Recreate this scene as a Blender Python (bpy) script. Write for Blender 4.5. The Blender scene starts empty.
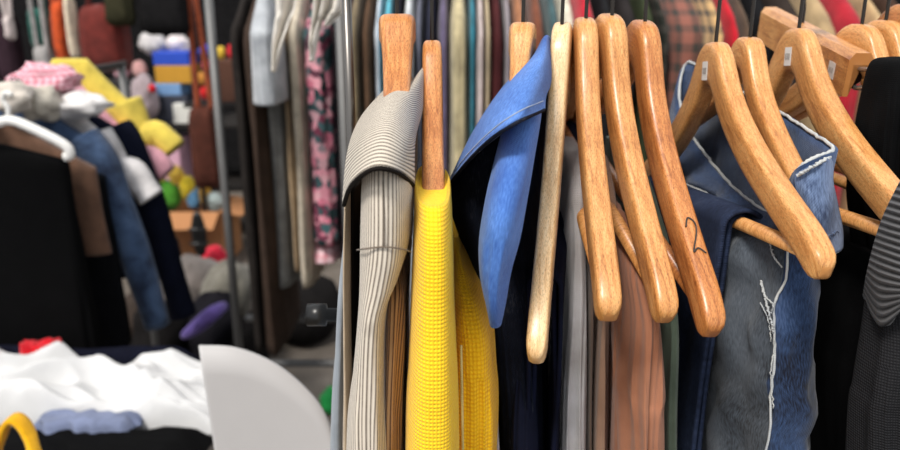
import bpy, math, random
import numpy as np
from mathutils import Vector, noise
random.seed(4)
SC = bpy.context.scene
COL = SC.collection
# ------------------------------------------------------------------ camera
TH = math.radians(16.5); CT, ST = math.cos(TH), math.sin(TH); FP = 750.0; ZE = 1.62
cam_d = bpy.data.cameras.new('camera'); cam = bpy.data.objects.new('camera', cam_d); COL.objects.link(cam)
cam.location = (0, 0, ZE); cam.rotation_euler = (math.pi/2 - TH, 0, 0)
cam_d.sensor_width = 36; cam_d.lens = 36*FP/900; cam_d.clip_start = .02
cam_d.dof.use_dof = True; cam_d.dof.focus_distance = .58; cam_d.dof.aperture_fstop = 5.6
SC.camera = cam

def at(x, y, Y):
    """world point seen at a photo pixel, at world distance Y"""
    u = (x-450)/FP; v = (225-y)/FP; yw = CT+ST*v; t = Y/yw
    return Vector((u*t, Y, ZE+(-ST+CT*v)*t))
def proj(p):
    d = p[1]*CT-(p[2]-ZE)*ST; up = p[1]*ST+(p[2]-ZE)*CT
    return 450+FP*p[0]/d, 225-FP*up/d

# ------------------------------------------------------------------ materials
def lin(c):
    return tuple(((v/255)/12.92 if v/255 <= .04045 else ((v/255+.055)/1.055)**2.4) for v in c)+(1,)
class NT:
    def __init__(s, name, rough=.8, spec=.3, metal=0):
        s.m = bpy.data.materials.new(name); s.m.use_nodes = True; s.t = s.m.node_tree
        s.b = s.t.nodes['Principled BSDF']; s.b.inputs['Roughness'].default_value = rough
        s.b.inputs['Specular IOR Level'].default_value = spec; s.b.inputs['Metallic'].default_value = metal
        s.tc = s.t.nodes.new('ShaderNodeTexCoord')
    def n(s, typ, **kw):
        nd = s.t.nodes.new(typ)
        for k, v in kw.items():
            if k in nd.inputs: s.put(nd.inputs[k], v)
            else: setattr(nd, k, v)
        return nd
    def put(s, sock, v):
        if hasattr(v, 'is_output'): s.t.links.new(v, sock)
        else: sock.default_value = v
    def math(s, op, a, b=0.0, c=None):
        nd = s.t.nodes.new('ShaderNodeMath'); nd.operation = op; s.put(nd.inputs[0], a); s.put(nd.inputs[1], b)
        if c is not None: s.put(nd.inputs[2], c)
        return nd.outputs[0]
    def mix(s, f, a, b):
        nd = s.t.nodes.new('ShaderNodeMix'); nd.data_type = 'RGBA'; s.put(nd.inputs[0], f); s.put(nd.inputs[6], a); s.put(nd.inputs[7], b)
        return nd.outputs[2]
    def ramp(s, f, stops):
        nd = s.t.nodes.new('ShaderNodeValToRGB'); e = nd.color_ramp.elements
        while len(e) < len(stops): e.new(.5)
        for el, (p, c) in zip(e, stops): el.position = p; el.color = c
        s.put(nd.inputs[0], f); return nd.outputs[0]
    def uv(s, su=1, sv=1):
        mp = s.n('ShaderNodeMapping'); s.t.links.new(s.tc.outputs['UV'], mp.inputs[0]); mp.inputs['Scale'].default_value = (su, sv, 1)
        return mp.outputs[0]
    def obj(s, sc=(1, 1, 1)):
        mp = s.n('ShaderNodeMapping'); s.t.links.new(s.tc.outputs['Object'], mp.inputs[0]); mp.inputs['Scale'].default_value = sc
        return mp.outputs[0]
    def noise(s, vec, scale, detail=3, dist=0):
        nd = s.n('ShaderNodeTexNoise', Scale=scale, Detail=detail, Distortion=dist); s.t.links.new(vec, nd.inputs['Vector']); return nd.outputs[0]
    def sinw(s, co, period, ph=0.0):   # 0..1 sine of a coordinate in metres
        a = s.math('MULTIPLY_ADD', co, 2*math.pi/period, ph)
        return s.math('MULTIPLY_ADD', s.math('SINE', a), .5, .5)
    def sep(s, vec):
        nd = s.n('ShaderNodeSeparateXYZ'); s.t.links.new(vec, nd.inputs[0]); return nd.outputs
    def bump(s, h, strength=.3, dist=.002):
        nd = s.n('ShaderNodeBump', Strength=strength, Distance=dist); s.t.links.new(h, nd.inputs['Height']); s.t.links.new(nd.outputs[0], s.b.inputs['Normal'])
    def col(s, c): s.put(s.b.inputs['Base Color'], c)

def fabric(name, c1, c2=None, kind='plain', period=.006, rough=.9, scale=25, bump=.35, sheen=.15):
    k = NT(name, rough, .15); a = lin(c1); b = lin(c2 if c2 else tuple(v*.72 for v in c1))
    k.b.inputs['Sheen Weight'].default_value = sheen if max(c1) > 90 else 0
    if max(c1) < 60: k.b.inputs['Specular IOR Level'].default_value = .06
    uv = k.uv(); ob = k.obj()
    cloud = k.noise(ob, scale, 4)
    cl = k.ramp(cloud, [(.3, (0, 0, 0, 1)), (.7, (1, 1, 1, 1))])
    s = k.sep(uv)
    weave = k.math('MULTIPLY', k.sinw(s[0], .0016), k.sinw(s[1], .0016))
    if kind == 'plain':
        k.col(k.mix(k.math('MULTIPLY', cl, .8), a, b)); k.bump(k.math('ADD', weave, k.noise(ob, 90, 3)), bump, .0015)
    elif kind in ('stripe_u', 'stripe_v', 'rib_u', 'rib_v'):
        w = k.sinw(s[0 if kind.endswith('u') else 1], period)
        wob = k.math('ADD', w, k.math('MULTIPLY', k.noise(ob, 160, 2), .25))
        if kind.startswith('stripe'):
            k.col(k.ramp(wob, [(.22, b), (.5, a), (.95, tuple(min(1, v*1.25) for v in a[:3])+(1,))]))
            k.bump(wob, .35, .001)
        else:
            k.col(k.ramp(wob, [(.15, b), (.75, a)])); k.bump(wob, .8, .003)
    elif kind == 'denim':
        fine = k.noise(k.uv(900, 160), 1, 2)
        tw = k.sinw(k.math('ADD', s[0], s[1]), .0022)
        fade = k.noise(ob, 12, 5, .6)
        f = k.math('ADD', k.math('MULTIPLY', fade, .75), k.math('MULTIPLY', fine, .45))
        k.col(k.ramp(f, [(.44, b), (.66, a), (.92, tuple(min(1, v*1.7+.05) for v in a[:3])+(1,))]))
        k.bump(k.math('ADD', tw, k.math('MULTIPLY', fine, 1.2)), bump, .0012)
    elif kind == 'knit':
        row = k.sinw(s[1], period); colm = k.sinw(s[0], period*.9)
        st = k.math('MULTIPLY', k.math('ADD', row, .25), k.math('ADD', colm, .25))
        st = k.math('ADD', k.math('MULTIPLY', st, .5), k.math('ADD', k.math('MULTIPLY', k.noise(ob, 420, 3), .55), k.math('MULTIPLY', k.noise(ob, 40, 3), .35)))
        k.col(k.ramp(st, [(.3, b), (.72, a), (1.0, tuple(min(1, v*1.12+.005) for v in a[:3])+(1,))])); k.bump(st, .6, .002)
    elif kind == 'plaid':
        wu = k.sinw(s[0], period); wv = k.sinw(s[1], period)
        f = k.math('MULTIPLY', k.math('ADD', k.math('GREATER_THAN', wu, .6), k.math('GREATER_THAN', wv, .6)), .5)
        k.col(k.mix(f, a, b)); k.bump(weave, bump, .001)
    elif kind == 'floral':
        v = k.n('ShaderNodeTexVoronoi', Scale=44.0); k.t.links.new(ob, v.inputs['Vector'])
        g = k.sep(v.outputs['Color'])[0]
        k.col(k.ramp(g, [(.0, lin((205, 110, 135))), (.3, lin((225, 170, 180))), (.45, lin((70, 100, 105))), (.62, a), (.8, b), (.95, lin((120, 60, 80)))]))
    k.m['fab'] = 1
    return k.m
def plain(name, c, rough=.5, spec=.4, metal=0, var=.12, scale=30):
    k = NT(name, rough, spec, metal); a = lin(c); b = tuple(v*(1-var*2) for v in a[:3])+(1,)
    k.col(k.mix(k.noise(k.obj(), scale, 3), a, b)); return k.m
def wood(name, c1, c2, c3):
    k = NT(name, .36, .5); k.b.inputs['Coat Weight'].default_value = .2; k.b.inputs['Coat Roughness'].default_value = .22
    g = k.noise(k.uv(22, 170), 1, 6, 1.5); g2 = k.noise(k.uv(220, 1500), 1, 3); g3 = k.noise(k.obj(), 11, 3)
    pores = k.noise(k.uv(320, 2600), 1, 2)
    f = k.math('ADD', k.math('ADD', k.math('MULTIPLY', g, .7), k.math('MULTIPLY', g2, .4)), k.math('MULTIPLY', g3, .35))
    c = k.ramp(f, [(.52, lin(c3)), (.70, lin(c2)), (.92, lin(c1))])
    k.col(k.mix(k.math('MULTIPLY', k.math('LESS_THAN', pores, .44), .5), c, tuple(v*.45 for v in lin(c3)[:3])+(1,))); k.bump(g2, .2, .0006)
    return k.m
W = [wood('varnished_wood_honey', (230, 176, 112), (206, 142, 80), (150, 90, 44)),
     wood('varnished_wood_amber', (218, 154, 92), (188, 118, 62), (130, 72, 34)),
     wood('varnished_wood_pale', (250, 222, 176), (238, 198, 144), (198, 146, 92)),
     wood('varnished_wood_red', (204, 130, 78), (172, 98, 54), (112, 58, 30))]
M = dict(
    steel=plain('dull_steel', (120, 116, 112), .35, .5, .9), darksteel=plain('dark_hook_steel', (62, 58, 54), .35, .5, .8),
    chrome=plain('bright_steel', (190, 190, 190), .25, .5, .9), greypole=plain('grey_painted_tube', (168, 172, 176), .45, .4, .2),
    blackplastic=plain('black_plastic', (18, 18, 18), .35, .5), paper=plain('sticker_paper', (236, 232, 226), .7, .2), faint=plain('faint_print', (150, 144, 140), .8, .1), ink=plain('sticker_ink', (70, 66, 64), .8, .1),
    felt=plain('dark_felt', (42, 24, 18), .9, .1))

# ------------------------------------------------------------------ mesh helpers
def wloc(o):
    v = Vector((0, 0, 0))
    while o: v = v+o.location; o = o.parent
    return v
def tag(o, label=None, cat=None, group=None, kind=None):
    for k, v in (('label', label), ('category', cat), ('group', group), ('kind', kind)):
        if v: o[k] = v
    return o
def thing(name, loc, label, cat, group=None):
    o = bpy.data.objects.new(name, None); COL.objects.link(o); o.location = loc; o.empty_display_size = .05
    return tag(o, label, cat, group)
def mk(name, vs, fs, mat, parent=None, uvs=None, smooth=True, fmat=None, solid=0, bevel=0, subd=0):
    vs = [Vector(v) for v in vs]
    if parent: org = wloc(parent)
    else:
        org = Vector((sum(v.x for v in vs)/len(vs), sum(v.y for v in vs)/len(vs), min(v.z for v in vs)))
    me = bpy.data.meshes.new(name); me.from_pydata([v-org for v in vs], [], fs)
    mats = mat if isinstance(mat, list) else [mat]
    for m in mats: me.materials.append(m)
    for i, p in enumerate(me.polygons):
        p.use_smooth = smooth
        if fmat: p.material_index = fmat[i]
    if uvs:
        ul = me.uv_layers.new(name='UVMap')
        for i, p in enumerate(me.polygons):
            for j, li in enumerate(p.loop_indices): ul.data[li].uv = uvs[i][j]
    me.update()
    o = bpy.data.objects.new(name, me); COL.objects.link(o)
    if parent: o.parent = parent
    else: o.location = org
    if subd: md = o.modifiers.new('sub', 'SUBSURF'); md.levels = md.render_levels = subd
    if solid: md = o.modifiers.new('solid', 'SOLIDIFY'); md.thickness = solid; md.offset = 0
    if bevel:
        md = o.modifiers.new('bev', 'BEVEL'); md.width = bevel; md.segments = 2; md.limit_method = 'ANGLE'
    return o
def loft(name, rings, mat, parent=None, cap0=True, cap1=True, fm=None, uoff=0, smooth=True, swap=False):
    n = len(rings[0]); vs = [p for r in rings for p in r]; fs = []; uvs = []; fmat = []
    per = []
    for r in rings:
        q = [0]
        for i in range(n): q.append(q[-1]+(Vector(r[(i+1) % n])-Vector(r[i])).length)
        per.append([(v, v-q[-1]) for v in q])
    L = [0]
    for j in range(1, len(rings)):
        L.append(L[-1]+sum((Vector(rings[j][i])-Vector(rings[j-1][i])).length for i in range(0, n, max(1, n//8)))/len(range(0, n, max(1, n//8))))
    for j in range(len(rings)-1):
        for i in range(n):
            i2 = (i+1) % n
            fs.append((j*n+i, j*n+i2, (j+1)*n+i2, (j+1)*n+i))
            w_ = 0 if (i < n/2 or uoff) else 1; q = [(per[j][i][w_], L[j]), (per[j][i+1][w_], L[j]), (per[j+1][i+1][w_], L[j+1]), (per[j+1][i][w_], L[j+1])]
            uvs.append([(b, a) for a, b in q] if swap else q)
            fmat.append(fm(i/n, j/len(rings)) if fm else 0)
    for flag, j in ((cap0, 0), (cap1, len(rings)-1)):
        if flag:
            r = rings[j]; c = sum((Vector(p) for p in r), Vector())/n; vs.append(c); ci = len(vs)-1
            for i in range(n):
                i2 = (i+1) % n
                fs.append((ci, j*n+i2, j*n+i) if j == 0 else (ci, j*n+i, j*n+i2)); uvs.append([(0, 0)]*3); fmat.append(0)
    return mk(name, vs, fs, mat, parent, uvs, smooth, fmat)
def catmull(ps, m):
    """m samples through the control tuples ps"""
    ps = [np.array(p, float) for p in ps]; out = []; n = len(ps)
    for k in range(m):
        t = k/(m-1)*(n-1); i = min(int(t), n-2); f = t-i
        p0 = ps[max(i-1, 0)]; p1 = ps[i]; p2 = ps[i+1]; p3 = ps[min(i+2, n-1)]
        out.append(.5*((2*p1)+(-p0+p2)*f+(2*p0-5*p1+4*p2-p3)*f*f+(-p0+3*p1-3*p2+p3)*f**3))
    return out
def tube(name, pts, r, mat, parent=None, n=10, m=None, rfun=None):
    if m: pts = [Vector(p) for p in catmull([tuple(p) for p in pts], m)]
    pts = [Vector(p) for p in pts]; rings = []; up = Vector((.123, .31, .9)).normalized()
    for i, p in enumerate(pts):
        d = (pts[min(i+1, len(pts)-1)]-pts[max(i-1, 0)]).normalized()
        a = d.cross(up)
        if a.length < .1: a = d.cross(Vector((1, 0, 0)))
        a.normalize(); b = d.cross(a); rr = rfun(i/(len(pts)-1)) if rfun else r
        up = b.cross(d) if False else up
        rings.append([p+a*rr*math.cos(2*math.pi*k/n)+b*rr*math.sin(2*math.pi*k/n) for k in range(n)])
    return loft(name, rings, mat, parent)
def box(name, c, size, mat, parent=None, rz=0, bevel=.004, tilt=0):
    c = Vector(c); hx, hy, hz = size[0]/2, size[1]/2, size[2]/2; ca, sa = math.cos(rz), math.sin(rz); vs = []
    for x in (-hx, hx):
        for y in (-hy, hy):
            for z in (-hz, hz): vs.append(c+Vector((x*ca-y*sa, x*sa+y*ca, z+x*tilt)))
    fs = [(0, 1, 3, 2), (4, 6, 7, 5), (0, 4, 5, 1), (2, 3, 7, 6), (0, 2, 6, 4), (1, 5, 7, 3)]
    return mk(name, vs, fs, mat, parent, smooth=False, bevel=bevel)
def sup(ang, p):
    c, s = math.cos(ang), math.sin(ang)
    return math.copysign(abs(c)**p, c), math.copysign(abs(s)**p, s)
def ringfold(c, a, n, La, Ln, p, N, amp, seed, z, ff=1.6):
    """one horizontal cloth ring: axis a (half length La), normal n (half thickness Ln), with vertical folds"""
    out = []
    for i in range(N):
        t = 2*math.pi*i/N; x, y = sup(t, p)
        q = c+a*(La*x)+n*(Ln*y)
        s = La*x; side = 1 if y >= 0 else -1
        w = noise.noise(Vector((s*28*ff+seed*7.1, side*3.3+seed, z*2.2)))+.5*noise.noise(Vector((s*75*ff, side*9+seed*3, z*5)))
        e = noise.noise(Vector((seed*5, z*6, math.atan2(y, x)*.8)))
        if amp > .0025 and abs(x) > .6:
            tt = Ln*y; cr = noise.noise(Vector((tt*150+seed*2.3, z*2.0, seed*1.7+(4 if x > 0 else 0))))+.5*noise.noise(Vector((tt*330, z*4+tt*20, seed)))
            q = q+a*(cr*min(amp*1.8, Ln*.7)*(abs(x)-.6)/.4*(1 if x > 0 else -1))
        q = q+n*(w*amp*(abs(y)**.5)*side)+a*(e*amp*.7*(1 if x > 0 else -1)*abs(x)**2)
        out.append(q)
    return out
def edge_garment(name, rows, mat, parent=None, yaw=0, amp=.004, p=.65, N=132, M_=60, seed=0, fm=None, cap1=True, ff=1.6, uswap=False):
    """cloth hanging in the plane of its hanger, seen from its near edge.
    rows: (photo y, left x, right x at the near edge, near Y, far Y)"""
    rr = catmull(rows, M_); rings = []; yw = math.radians(yaw)
    d = Vector((math.sin(yw), -math.cos(yw), 0)); r = Vector((math.cos(yw), math.sin(yw), 0)); z0 = None
    for (y, xl, xr, yn, yf) in rr:
        A = at(xl, y, yn); B = at(xr, y, yn); c = (A+B)/2; h = (B.x-A.x)/2; L = (yf-yn)/2
        if z0 is None: z0 = c.z
        k = min(1, .25+(z0-c.z)*5)
        rings.append(ringfold(c-d*L, d, r, L, h, p, N, amp*k, seed, c.z, ff))
    return loft(name, rings, mat, parent, fm=fm, cap1=cap1)
def patch(name, grid, mat, parent=None, nu=30, nv=30, solid=.003, amp=0, seed=0, us=1, vs_=1):
    """cloth surface through control points given as (photo x, photo y, distance)"""
    g = [[tuple(at(*q)) for q in row] for row in grid]
    rows = [catmull(r, nu) for r in g]; cols = [catmull([r[i] for r in rows], nv) for i in range(nu)]
    P = [[Vector(cols[i][j]) for i in range(nu)] for j in range(nv)]
    U = [0]; V = [0]; jm = nv//2; im = nu//2
    for i in range(1, nu): U.append(U[-1]+(P[jm][i]-P[jm][i-1]).length)
    for j in range(1, nv): V.append(V[-1]+(P[j][im]-P[j-1][im]).length)
    vs = []; fs = []; uvs = []
    for j in range(nv):
        for i in range(nu):
            q = P[j][i]
            if amp: q = q+Vector((1, -.6, .2))*amp*noise.noise(q*40+Vector((seed, 0, 0)))
            vs.append(q)
    for j in range(nv-1):
        for i in range(nu-1):
            fs.append((j*nu+i, j*nu+i+1, (j+1)*nu+i+1, (j+1)*nu+i))
            uvs.append([(U[i], V[j]), (U[i+1], V[j]), (U[i+1], V[j+1]), (U[i], V[j+1])])
    return mk(name, vs, fs, mat, parent, uvs, solid=solid)
def blob(name, c, r, mat, parent=None, amp=.15, seed=0, nz=16, n=24, freq=1.3, flat=None):
    """soft irregular lump (bags, crumpled cloth, plush)"""
    c = Vector(c); rings = []
    for j in range(nz):
        ph = -math.pi/2+math.pi*(j+.5)/nz; ring = []
        for i in range(n):
            t = 2*math.pi*i/n; d = Vector((math.cos(ph)*math.cos(t), math.cos(ph)*math.sin(t), math.sin(ph)))
            k = 1+amp*(noise.noise(d*freq+Vector((seed*3.7, 1, 0)))*1.4+.5*noise.noise(d*freq*3+Vector((seed, 0, 5))))
            q = c+Vector((d.x*r[0]*k, d.y*r[1]*k, d.z*r[2]*k))
            if flat is not None and q.z < flat: q.z = flat
            ring.append(q)
        rings.append(ring)
    return loft(name, rings, mat, parent)

# ------------------------------------------------------------------ the front rack
RA = math.atan(.2)
def rail_y(X): return .66+.2*X
RZ = 1.672
rack = thing('clothes_rack', (.35, rail_y(.35), 0), 'grey tube clothes rack with black plastic clamp carrying the wooden hangers', 'clothes rack')
up_x = -.085
tube('rail', [(up_x-.03, rail_y(up_x-.03), RZ), (.85, rail_y(.85), RZ)], .0125, M['steel'], rack, 16)
for X in (up_x, .82):
    Yp = rail_y(X)
    tube('upright', [(X, Yp, .05), (X, Yp, 1.33)], .0075, M['greypole'], rack, 16)
    tube('inner_tube', [(X, Yp, 1.30), (X, Yp, RZ)], .004, M['steel'], rack, 16)
    cl = box('clamp', (X-.004, Yp, 1.335), (.026, .03, .05), M['blackplastic'], rack, bevel=.006)
    tube('clamp_knob', [(X-.01, Yp-.005, 1.345), (X-.028, Yp-.005, 1.345), (X-.029, Yp-.005, 1.345), (X-.046, Yp-.005, 1.345)], .01, M['blackplastic'], cl, 16, rfun=lambda t: .006 if t < .5 else .0105)
    tube('foot', [(X, Yp-.28, .02), (X, Yp+.28, .02)], .018, M['greypole'], rack, 12)
tube('lower_rail', [(up_x, rail_y(up_x), .18), (.82, rail_y(.82), .18)], .01, M['greypole'], rack, 12)

HT = [(0, 0), (.012, -.0015), (.024, -.010), (.034, -.024), (.050, -.045), (.075, -.068), (.11, -.092), (.155, -.117), (.20, -.140), (.217, -.152)]
HB = [(0, -.040), (.006, -.041), (.012, -.045), (.020, -.054), (.032, -.068), (.057, -.090), (.094, -.115), (.140, -.139), (.187, -.162), (.207, -.173)]
class Hanger: pass
def hanger_frame(apex, target, sc, yaw=None, phi=None, Y0=None):
    if Y0 is None:
        Y0 = .7
        for _ in range(5): Y0 = rail_y(at(apex[0], apex[1], Y0).x)
    P = at(apex[0], apex[1], Y0)
    if yaw is None:
        best = (1e9,)
        for ya in np.arange(-35, 50, 1.5):
            for ph in np.arange(-10, 40, 1.0):
                q = hpt(P, ya, ph, sc, *HB[-1]); e = math.hypot(*(np.array(proj(q))-target))+abs(ph)*.15+abs(ya)*.05
                if e < best[0]: best = (e, ya, ph)
        yaw, phi = best[1], best[2]
    return P, yaw, phi
def hpt(P, yaw, phi, sc, s, z, t=0):
    ya, ph = math.radians(yaw), math.radians(phi); s *= sc; z *= sc
    s2 = s*math.cos(ph)+z*math.sin(ph); z2 = z*math.cos(ph)-s*math.sin(ph)
    return P+Vector((math.sin(ya)*s2+math.cos(ya)*t, -math.cos(ya)*s2+math.sin(ya)*t, z2))
def make_hanger(apex, target, label, mat, sc=1.0, w0=.018, w1=.02, bar=True, yaw=None, phi=None, Y0=None, sticker=False):
    P, yaw, phi = hanger_frame(apex, target, sc, yaw, phi, Y0)
    o = thing('wooden_hanger', P, label, 'hanger', 'wooden hangers on the front rail')
    T = catmull(HT, 40); B = catmull(HB, 40); rings = []
    def section(Tp, Bp, w, k=1.0):
        cx, cz = (Tp[0]+Bp[0])/2, (Tp[1]+Bp[1])/2; hx, hz = (Tp[0]-Bp[0])/2*k, (Tp[1]-Bp[1])/2*k; ring = []
        for i in range(20):
            a, b = sup(2*math.pi*(i+.5)/20, .4)
            ring.append((cx+hx*a, cz+hz*a, w/2*b*k))
        return ring
    secs = []
    for side in (-1, 1):
        L = []
        for j in range(40):
            f = j/39; w = w0+(w1-w0)*min(1, f*1.3)
            ring = section(T[j], B[j], w)
            L.append([(side*s, z, t) for s, z, t in ring])
        for k, ext in ((.93, .004), (.75, .0075), (.4, .0095)):
            ring = section((T[-1][0]+ext, T[-1][1]-ext*.7), (B[-1][0]+ext, B[-1][1]-ext*.7), w1, k)
            L.append([(side*s, z, t) for s, z, t in ring])
        secs.append(L)
    allr = secs[0][::-1]+secs[1][1:]
    rings = [[hpt(P, yaw, phi, sc, s, z, t) for s, z, t in r] for r in allr]
    loft('hanger_body', rings, mat, o, swap=True)
    if bar:
        for_b = [hpt(P, yaw, phi, sc, s, -.160) for s in (-.192, .192)]
        tube('trouser_bar', for_b, .0062*sc, mat, o, 12)
    X, Yr = P.x, rail_y(P.x); rp = .0150; pts = [P+Vector((0, 0, -.008)), P+Vector((0, 0, .006))]
    ya = math.radians(yaw); dn = Vector((math.sin(ya), -math.cos(ya), 0)); cen = Vector((P.x, P.y, RZ))
    for a in range(-90, 171, 20):
        q = math.radians(a); pts.append(cen+dn*(math.cos(q)*rp)*1+Vector((0, 0, math.sin(q)*rp))) if a > -80 else pts.append(cen+Vector((0, 0, -rp-.006)))
    tube('hook', pts, .0017, M['darksteel'], o, 8, m=44)
    if sticker:
        def quad(nm, s0, z0, a, b, m, par, off):
            vs = [hpt(P, yaw, phi, 1, s0+sx, z0+sz, -(w0/2+off)) for sx, sz in ((-a, -b), (a, -b), (a, b), (-a, b))]
            return mk(nm, vs, [(0, 1, 2, 3)], m, par, smooth=False, solid=.0003)
        st = quad('size_sticker', sticker[0], sticker[1], .0062, .0085, M['paper'], o, .0004)
        for q in (-.003, 0, .003): quad('print', sticker[0]+q, sticker[1], .0007, .0028, M['faint'], st, .0008)
    h = Hanger(); h.P, h.yaw, h.phi, h.sc, h.o, h.w0 = P, yaw, phi, sc, o, w0
    h.pt = lambda s, z, t=0: hpt(P, yaw, phi, sc, s, z, t)
    print('HANGER', label[:30], [round(v, 3) for v in P], round(yaw, 1), round(phi, 1), [round(v) for v in proj(h.pt(*HB[-1]))])
    return h
hA = make_hanger((397, 14), None, 'broad amber wooden hanger under the collar of the striped jacket', W[1], .66, .031, .019, False, yaw=3, phi=-8)
hB = make_hanger((432, 40), None, 'slim amber wooden hanger standing straight up out of the yellow cardigan', W[1], .86, .0165, .017, False, yaw=1.5, phi=-3)
hC = make_hanger((523, 22), None, 'short visible top of a wooden hanger under the blue denim shirt', W[0], .8, .024, .011, False, yaw=-8, phi=-5)
hD = make_hanger((562, 24), (537, 352), 'pale wooden hanger leaning left, just right of the denim shirt', W[2], 1.07, .018, .0155)
hE = make_hanger((586, 18), (603, 310), 'near upright wooden hanger carrying the grey trousers', W[0], 1.0, .019, .0185)
hF = make_hanger((612, 15), (660, 313), 'leaning wooden hanger carrying the rust brown trousers', W[0], 1.0, .021, .018)
hG = make_hanger((645, 21), (704, 328), 'reddish wooden hanger with a number 2 inked on its arm', W[1], 1.04, .020, .018)
hH = make_hanger((716, 42), (813, 274), 'wide amber hanger with white sticker and bare bar above dark jeans', W[0], .97, .018, .017, sticker=(.001, -.026))
hI = make_hanger((750, 37), None, 'amber hanger dipping into the open waist of the faded jeans', W[0], .74, .020, .018, False, yaw=2, phi=3)
hJ = make_hanger((799, 28), (920, 262), 'amber hanger with white sticker reaching to the ribbed charcoal cardigan', W[0], 1.0, .017, .019, sticker=(.001, -.026))
hL = make_hanger((862, 24), None, 'honey wooden hanger behind the black trousers on their clamp', W[0], .95, .018, .02, yaw=12, phi=3)
hM = make_hanger((886, 20), None, 'second honey wooden hanger behind the black trousers, cut by photo edge', W[0], .95, .018, .02, yaw=12, phi=3)
hN = make_hanger((908, 4), None, 'reddish wooden hanger at the top right corner of the photo', W[1], .95, .018, .02, yaw=12, phi=3)
# the inked 2 on the arm
def ink_on(h, s0, z0, k):
    pts = []
    for s, z in ((-.4, .5), (-.1, .95), (.35, .7), (.2, .1), (-.45, -.8), (-.1, -.62), (.5, -.85)):
        pts.append((s*k, z*k))
    return pts
def arm_top(h, f, t):     # a point on the upper face of the near arm
    i = f*(len(HT)-1); k = min(int(i), len(HT)-2); q = i-k
    s = HT[k][0]*(1-q)+HT[k+1][0]*q; z = HT[k][1]*(1-q)+HT[k+1][1]*q
    return h.pt(s+.0005, z+.0008, t)
tube('inked_number', [arm_top(hG, .80+.035*-b, a*.010) for a, b in ((-.45, .5), (-.1, 1), (.35, .7), (.2, .1), (-.45, -.9), (0, -.7), (.5, -1))], .0006, M['ink'], hG.o, 6, m=26)

# trouser clamp hanger (K)
Kn = at(862, 60, .675); Kf = at(770, 12, .94); kd = (Kf-Kn).normalized(); kr = Vector((-kd.y, kd.x, 0)).normalized()*-1; ku = kd.cross(kr)*-1
if ku.z < 0: ku = -ku
if kr.x < 0: kr = -kr
ko = thing('trouser_clamp_hanger', (Kn+Kf)/2, 'wooden channel trouser clamp with white sticker and two steel rods', 'hanger')
def channel(off, wd, ht, th_):
    return [(-wd, -ht), (-wd, 0), (-wd*.6, .006), (wd*.6, .006), (wd, 0), (wd, -ht*.55), (wd-th_, -ht*.55), (wd-th_, -th_), (-wd+th_, -th_), (-wd+th_, -ht)]
prof = channel(0, .0105, .033, .0045)
rings = [[p+kr*a+ku*b for a, b in prof] for p in (Kn, Kn+kd*.1, Kn+kd*.2, Kf)]
loft('clamp_channel', rings, W[0], ko, smooth=False, swap=True)
rings = [[p+kr*a+ku*b for a, b in ((-.0058, -.031), (-.0058, -.006), (.0058, -.006), (.0058, -.02))] for p in (Kn+kd*.006, Kf)]
loft('felt_lining', rings, M['felt'], ko, smooth=False)
rodA, rodB = at(915, 72, .60), at(915, 92, .605)
tube('steel_rod', [Kn+kd*.02+ku*-.008, Kn+ku*-.008, rodA], .0022, M['chrome'], ko, 10)
tube('steel_rod', [Kn+kd*.02+ku*-.025, Kn+ku*-.025, rodB], .0022, M['chrome'], ko, 10)
km = Kn*.42+Kf*.58
tube('hook', [km, km+Vector((0, 0, .02)), Vector((km.x, km.y, RZ-.018)), Vector((km.x, rail_y(km.x)-.015, RZ)), Vector((km.x, rail_y(km.x), RZ+.0150)), Vector((km.x, rail_y(km.x)+.015, RZ))], .0017, M['darksteel'], ko, 8, m=30)
st = mk('size_sticker', [Kn+kd*a+ku*b-kr*.0109 for a, b in ((.026, -.024), (.026, -.009), (.041, -.009), (.041, -.024))], [(0, 1, 2, 3)], M['paper'], ko, smooth=False, solid=.0003)
for q in (.030, .0335, .037): mk('print', [Kn+kd*(q+a)+ku*b-kr*.0114 for a, b in ((-.0006, -.019), (-.0006, -.014), (.0006, -.014), (.0006, -.019))], [(0, 1, 2, 3)], M['faint'], st, smooth=False)

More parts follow.
